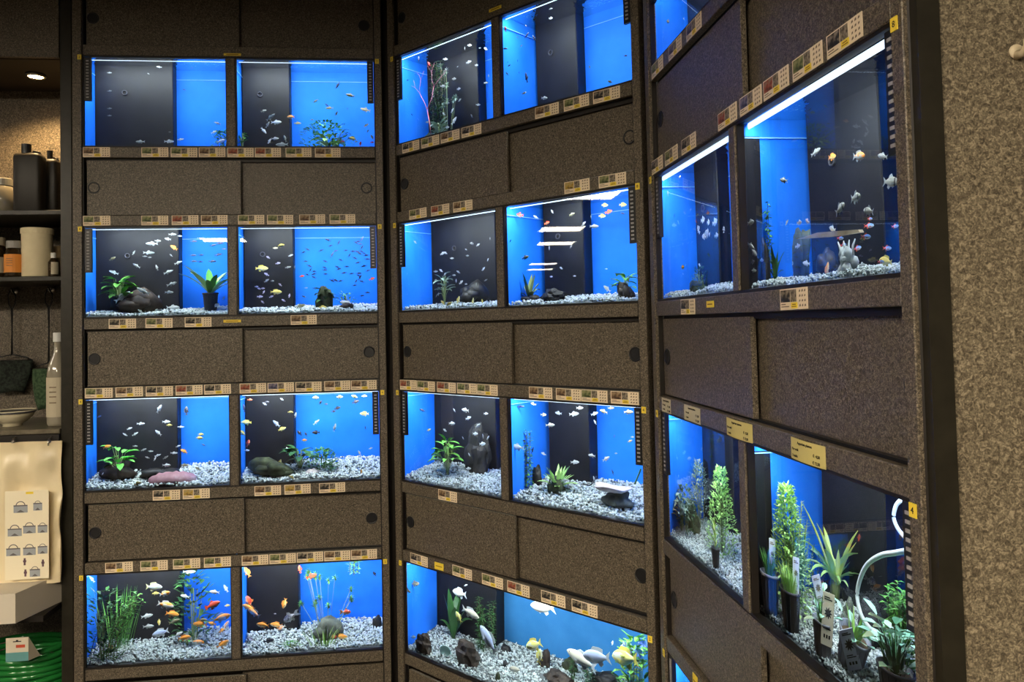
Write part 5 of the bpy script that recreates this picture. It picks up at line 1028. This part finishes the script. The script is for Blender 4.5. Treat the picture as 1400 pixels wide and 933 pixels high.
def bowl():
    u, z = at(17, 570, .12); k = at(47, 560, .12)[0]-u; rt = empty('bowl', A, u, .12, CT+.0005); tag(rt, 'cream ceramic bowl with dark rim stripe on the counter', 'bowl')
    part('bowl_body', MB().lathe([(k*.42, 0), (k*.40, .007), (k*.62, .016), (k*.88, .036), (k, .058), (k*.97, .058), (k*.84, .038), (k*.5, .018), (k*.1, .014)], 28), mat('cream_ceramic', (.62, .56, .40), .2, .5), rt, True)
    part('rim_stripe', MB().lathe([(k*.955, .048), (k*.985, .048), (k*1.0, .054), (k*.97, .054)], 28), mat('slate_stripe', (.06, .06, .07), .3), rt, True)
bowl()
# nets on hooks
def net(px, pyh, pytop, pybot, wn, m_, lab, seed):
    u, z = at(px, pyh, .40); hk_ = empty('hook', A, u, .40, z); tag(hk_, f"round steel hook on the niche back wall holding {'the left' if px < 40 else 'the right'} net", 'hook')
    part('disc', MB().rings([[(r*math.cos(2*PI*j/16), y, r*math.sin(2*PI*j/16)) for j in range(16)] for r, y in ((.013, .019), (.013, .010), (.010, .006))]), BRASS, hk_, True)
    part('peg', MB().tube([(0, .006, 0), (0, -.015, -.004), (0, -.02, .006)], .0035, 8), BRASS, hk_, True)
    z1 = at(px, pytop, .38)[1]-z; z2 = at(px, pybot, .38)[1]-z; rt = empty('fishing_net', A, u, .385, z); tag(rt, lab, 'net')
    part('handle', MB().tube([(0, -.004, .008), (.014, 0, -.02), (.013, 0, -.05), (.002, 0, -.075), (-.002, 0, z1+.01)], .0028, 6).tube([(0, -.004, .008), (-.014, 0, -.02), (-.013, 0, -.05), (-.002, 0, -.075), (.002, 0, z1+.01)], .0028, 6), BLACK, rt, True)
    w = wn; part('net_frame', MB().tube([(0, 0, z1+.012), (-w*.7, 0, z1), (-w, 0, z1-.012), (w, 0, z1-.012), (w*.7, 0, z1), (0, 0, z1+.012)], .0028, 6), BLACK, rt, True)
    mb = MB(); n = 18; rs = []
    for q in range(9):
        t = q/8; rs.append([(w*(1-.35*t*t)*math.cos(a)*(1+.07*math.sin(5*a+seed+t*4)), -.008+.018*math.sin(a)*(1+.3*math.sin(3*a+t*5)), z1-.012+(z2-z1+.012)*t*(1+.06*math.sin(2*a+seed))) for a in [2*PI*j/n for j in range(n)]])
    part('net_bag', mb.rings(rs), m_, rt, True)
net(19, 398, 489, 536, .078, noisy('black_mesh', [(.4, (.006, .007, .006)), (.6, (.02, .028, .02))], 90, rough=.9), 'black aquarium net hanging from the left hook in the niche', 1)
net(69, 396, 500, 558, .058, noisy('green_mesh', [(.4, (.02, .045, .02)), (.6, (.06, .10, .05))], 90, rough=.9), 'dark green aquarium net hanging behind the labelled glass bottle', 2)
# poly bag with printed sheet hanging under the counter
def bag():
    uL, uR = U0+.75, at(83, 700, -.03)[0]; zT = at(60, 604, -.03)[1]; zB = at(60, 796, -.03)[1]
    rt = empty('plastic_bag', A, 0, -.03, 0); tag(rt, 'cream plastic bag printed with small tank drawings hanging below the counter', 'bag')
    mb = MB(); nx, nz = 44, 34; rn = random.Random(8)
    def pt(x, z, s):
        u = uL+(uR-uL)*x; zz = zT+(zB-zT)*z
        wv = .006*math.sin(u*60+z*3)*(1-z*.4)+.004*noise.noise(Vector((u*22, zz*16, 0)))*3+.010*abs(noise.noise(Vector((u*9, zz*9, 3))))*(1+z)
        edge = .018*math.sin(PI*min(1, max(0, x)))
        return (u+.004*math.sin(zz*30)*(x > .95), s*(.004+edge*.5)+wv*(1 if s < 0 else .5), zz+.006*math.sin(u*25+1)*z)
    for s in (-1, 1):
        i = len(mb.v)
        for a in range(nx+1):
            for b in range(nz+1): mb.v.append(pt(a/nx, b/nz, s))
        for a in range(nx):
            for b in range(nz):
                k = i+a*(nz+1)+b; f = (k, k+1, k+nz+2, k+nz+1); mb.f.append(f if s < 0 else f[::-1])
    pl = mat('cream_polythene', (.80, .68, .44), .28, .6); part('bag_film', mb, pl, rt, True)
    # printed sheet
    us0, zs0 = at(8, 672, -.055); us1, zs1 = at(68, 790, -.055); y0 = -.030
    sh = part('printed_sheet', MB().box((us0, y0-.0012, zs1), (us1, y0, zs0)), mat('white_sheet', (.86, .78, .58), .4), rt)
    part('yellow_header', MB().box((us0+(us1-us0)*.48, y0-.002, zs0-.012), (us0+(us1-us0)*.65, y0-.001, zs0-.004)), YEL, rt)
    gm = mat('grey_blue_print', (.34, .36, .38), .6); gl = mat('dark_print', (.14, .13, .13), .6)
    g = lambda x, z: (us0+(x-8)/60*(us1-us0), zs0+(z-672)/118*(zs1-zs0))
    for x, y, w in ((20, 688, 19), (47, 686, 12), (12, 719, 19), (33, 716, 17), (53, 716, 13), (10, 745, 19), (33, 745, 17), (53, 744, 13), (42, 774, 14)):
        (a, c) = g(x, y); (b, d) = g(x+w, y+13); mb = MB(); mb.box((a, y0-.002, d), (b, y0-.001, d+(c-d)*.66)); part('tank_drawing', mb, gm, rt)
        m2 = MB(); m2.box((a, y0-.0023, c-(c-d)*.34), (b, y0-.0018, c-(c-d)*.22)); cx_ = (a+b)/2
        r = (b-a)*.36; m2.rings([[(cx_+k*r*math.cos(PI*j/8), y0-.0021, c-(c-d)*.3+k*r*1.0*math.sin(PI*j/8)) for j in range(9)] for k in (1, .82)], False)
        m2.quad((a+(b-a)*.2, y0-.0022, d+.001), (a+(b-a)*.5, y0-.0022, d+(c-d)*.3), (b-(b-a)*.2, y0-.0022, d+.001)); part('drawing_lines', m2, gl, rt)
    for x, y in ((35, 765), (36, 780), (60, 768)):
        (a, c) = g(x, y); part('figure_drawing', MB().box((a-.003, y0-.002, c-.016), (a+.003, y0-.001, c+.008)).box((a-.005, y0-.002, c-.006), (a+.005, y0-.001, c+.001)), mat('mauve_print', (.16, .09, .11), .6), rt)
    for px in (18, 67):
        u, z = at(px, 604, -.03); k = empty('bag_hook', A, u, -.03, z); tag(k, f"small metal hook holding the {'left' if px < 40 else 'right'} side of the plastic bag", 'hook')
        part('ring', MB().tube([(0, .03, .014), (0, 0, .010), (0, -.010, -.002), (0, -.004, -.012)], .003, 8), BRASS, k, True)
        part('knob', MB().rings([[(.006*math.cos(2*PI*j/12)*r, .004-y, .006*math.sin(2*PI*j/12)*r) for j in range(12)] for r, y in ((1, 0), (1.1, .004), (.6, .008))]), BRASS, k, True)
bag()
# white carton corner below the bag
u0, z0 = at(21, 853, -.16); z1 = at(21, 812, -.16)[1]
uB = at(84, 815, .03)[0]; ct_ = empty('display_carton', A, 0, 0, 0); tag(ct_, 'white carton jutting out below the plastic bag, corner toward viewer', 'box')
mb = MB(); zt_ = at(84, 790, .03)[1]; hh = z1-z0
mb.v = [(U0+.7, -.16, z0), (u0, -.16, z0), (uB, .04, z0), (U0+.7, .04, z0), (U0+.7, -.16, z0+hh), (u0, -.16, z0+hh), (uB, .04, z0+hh), (U0+.7, .04, z0+hh)]
mb.f = [(0, 3, 2, 1), (4, 5, 6, 7), (0, 1, 5, 4), (1, 2, 6, 5), (2, 3, 7, 6), (3, 0, 4, 7)]
part('carton_body', mb, mat('white_carton', (.60, .54, .44), .6), ct_); 
part('support', MB().box((U0+.7, -.10, z0-.02), (uB, .05, z0-.001)), DARK, ct_)
# coils of green hose with a card
def coil():
    u, z = at(30, 905, .10); rt = empty('hose_coil', A, u, .14, -1.324); tag(rt, 'coil of glossy green garden hose on the bottom shelf at lower left', 'hose coil')
    gm = mat('glossy_green_hose', (.015, .16, .03), .15, .6)
    for q in range(9):
        R = .11+.004*(q % 2); pts = [(R*1.25*math.cos(a), R*.9*math.sin(a), .012+q*.021+.004*math.sin(a*2+q)) for a in [2*PI*j/28 for j in range(29)]]
        part('hose_turn', MB().tube(pts, .0105, 8), gm, rt, True)
    us, zs = at(10, 872, -.01); u2, z2 = at(41, 902, -.01)
    cr_ = empty('hang_card', A, us, -.02, z2-.02); tag(cr_, 'white and teal hang card standing on the green hose', 'card'); w_ = (u2-us); h_ = zs-z2+.02
    part('card_front', MB().box((0, 0, .02), (w_, .0015, h_)), mat('card_white', (.62, .56, .44), .5), cr_); part('teal_band', MB().box((0, -.0008, .02), (w_, -.0001, .02+(h_-.02)*.38)), mat('teal_print', (.12, .30, .30), .5), cr_)
    part('red_lettering', MB().box((w_*.45, -.0009, h_*.66), (w_*.85, -.0002, h_*.76)), mat('red_print', (.5, .08, .04), .5), cr_)
    part('hanger_slot', MB().box((w_*.32, -.0009, h_*.86), (w_*.68, -.0002, h_*.89)).box((w_*.45, -.0009, h_*.87), (w_*.55, -.0002, h_*.93)), BLACK, cr_)
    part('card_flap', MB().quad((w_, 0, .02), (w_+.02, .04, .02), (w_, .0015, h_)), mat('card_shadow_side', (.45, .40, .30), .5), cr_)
coil()
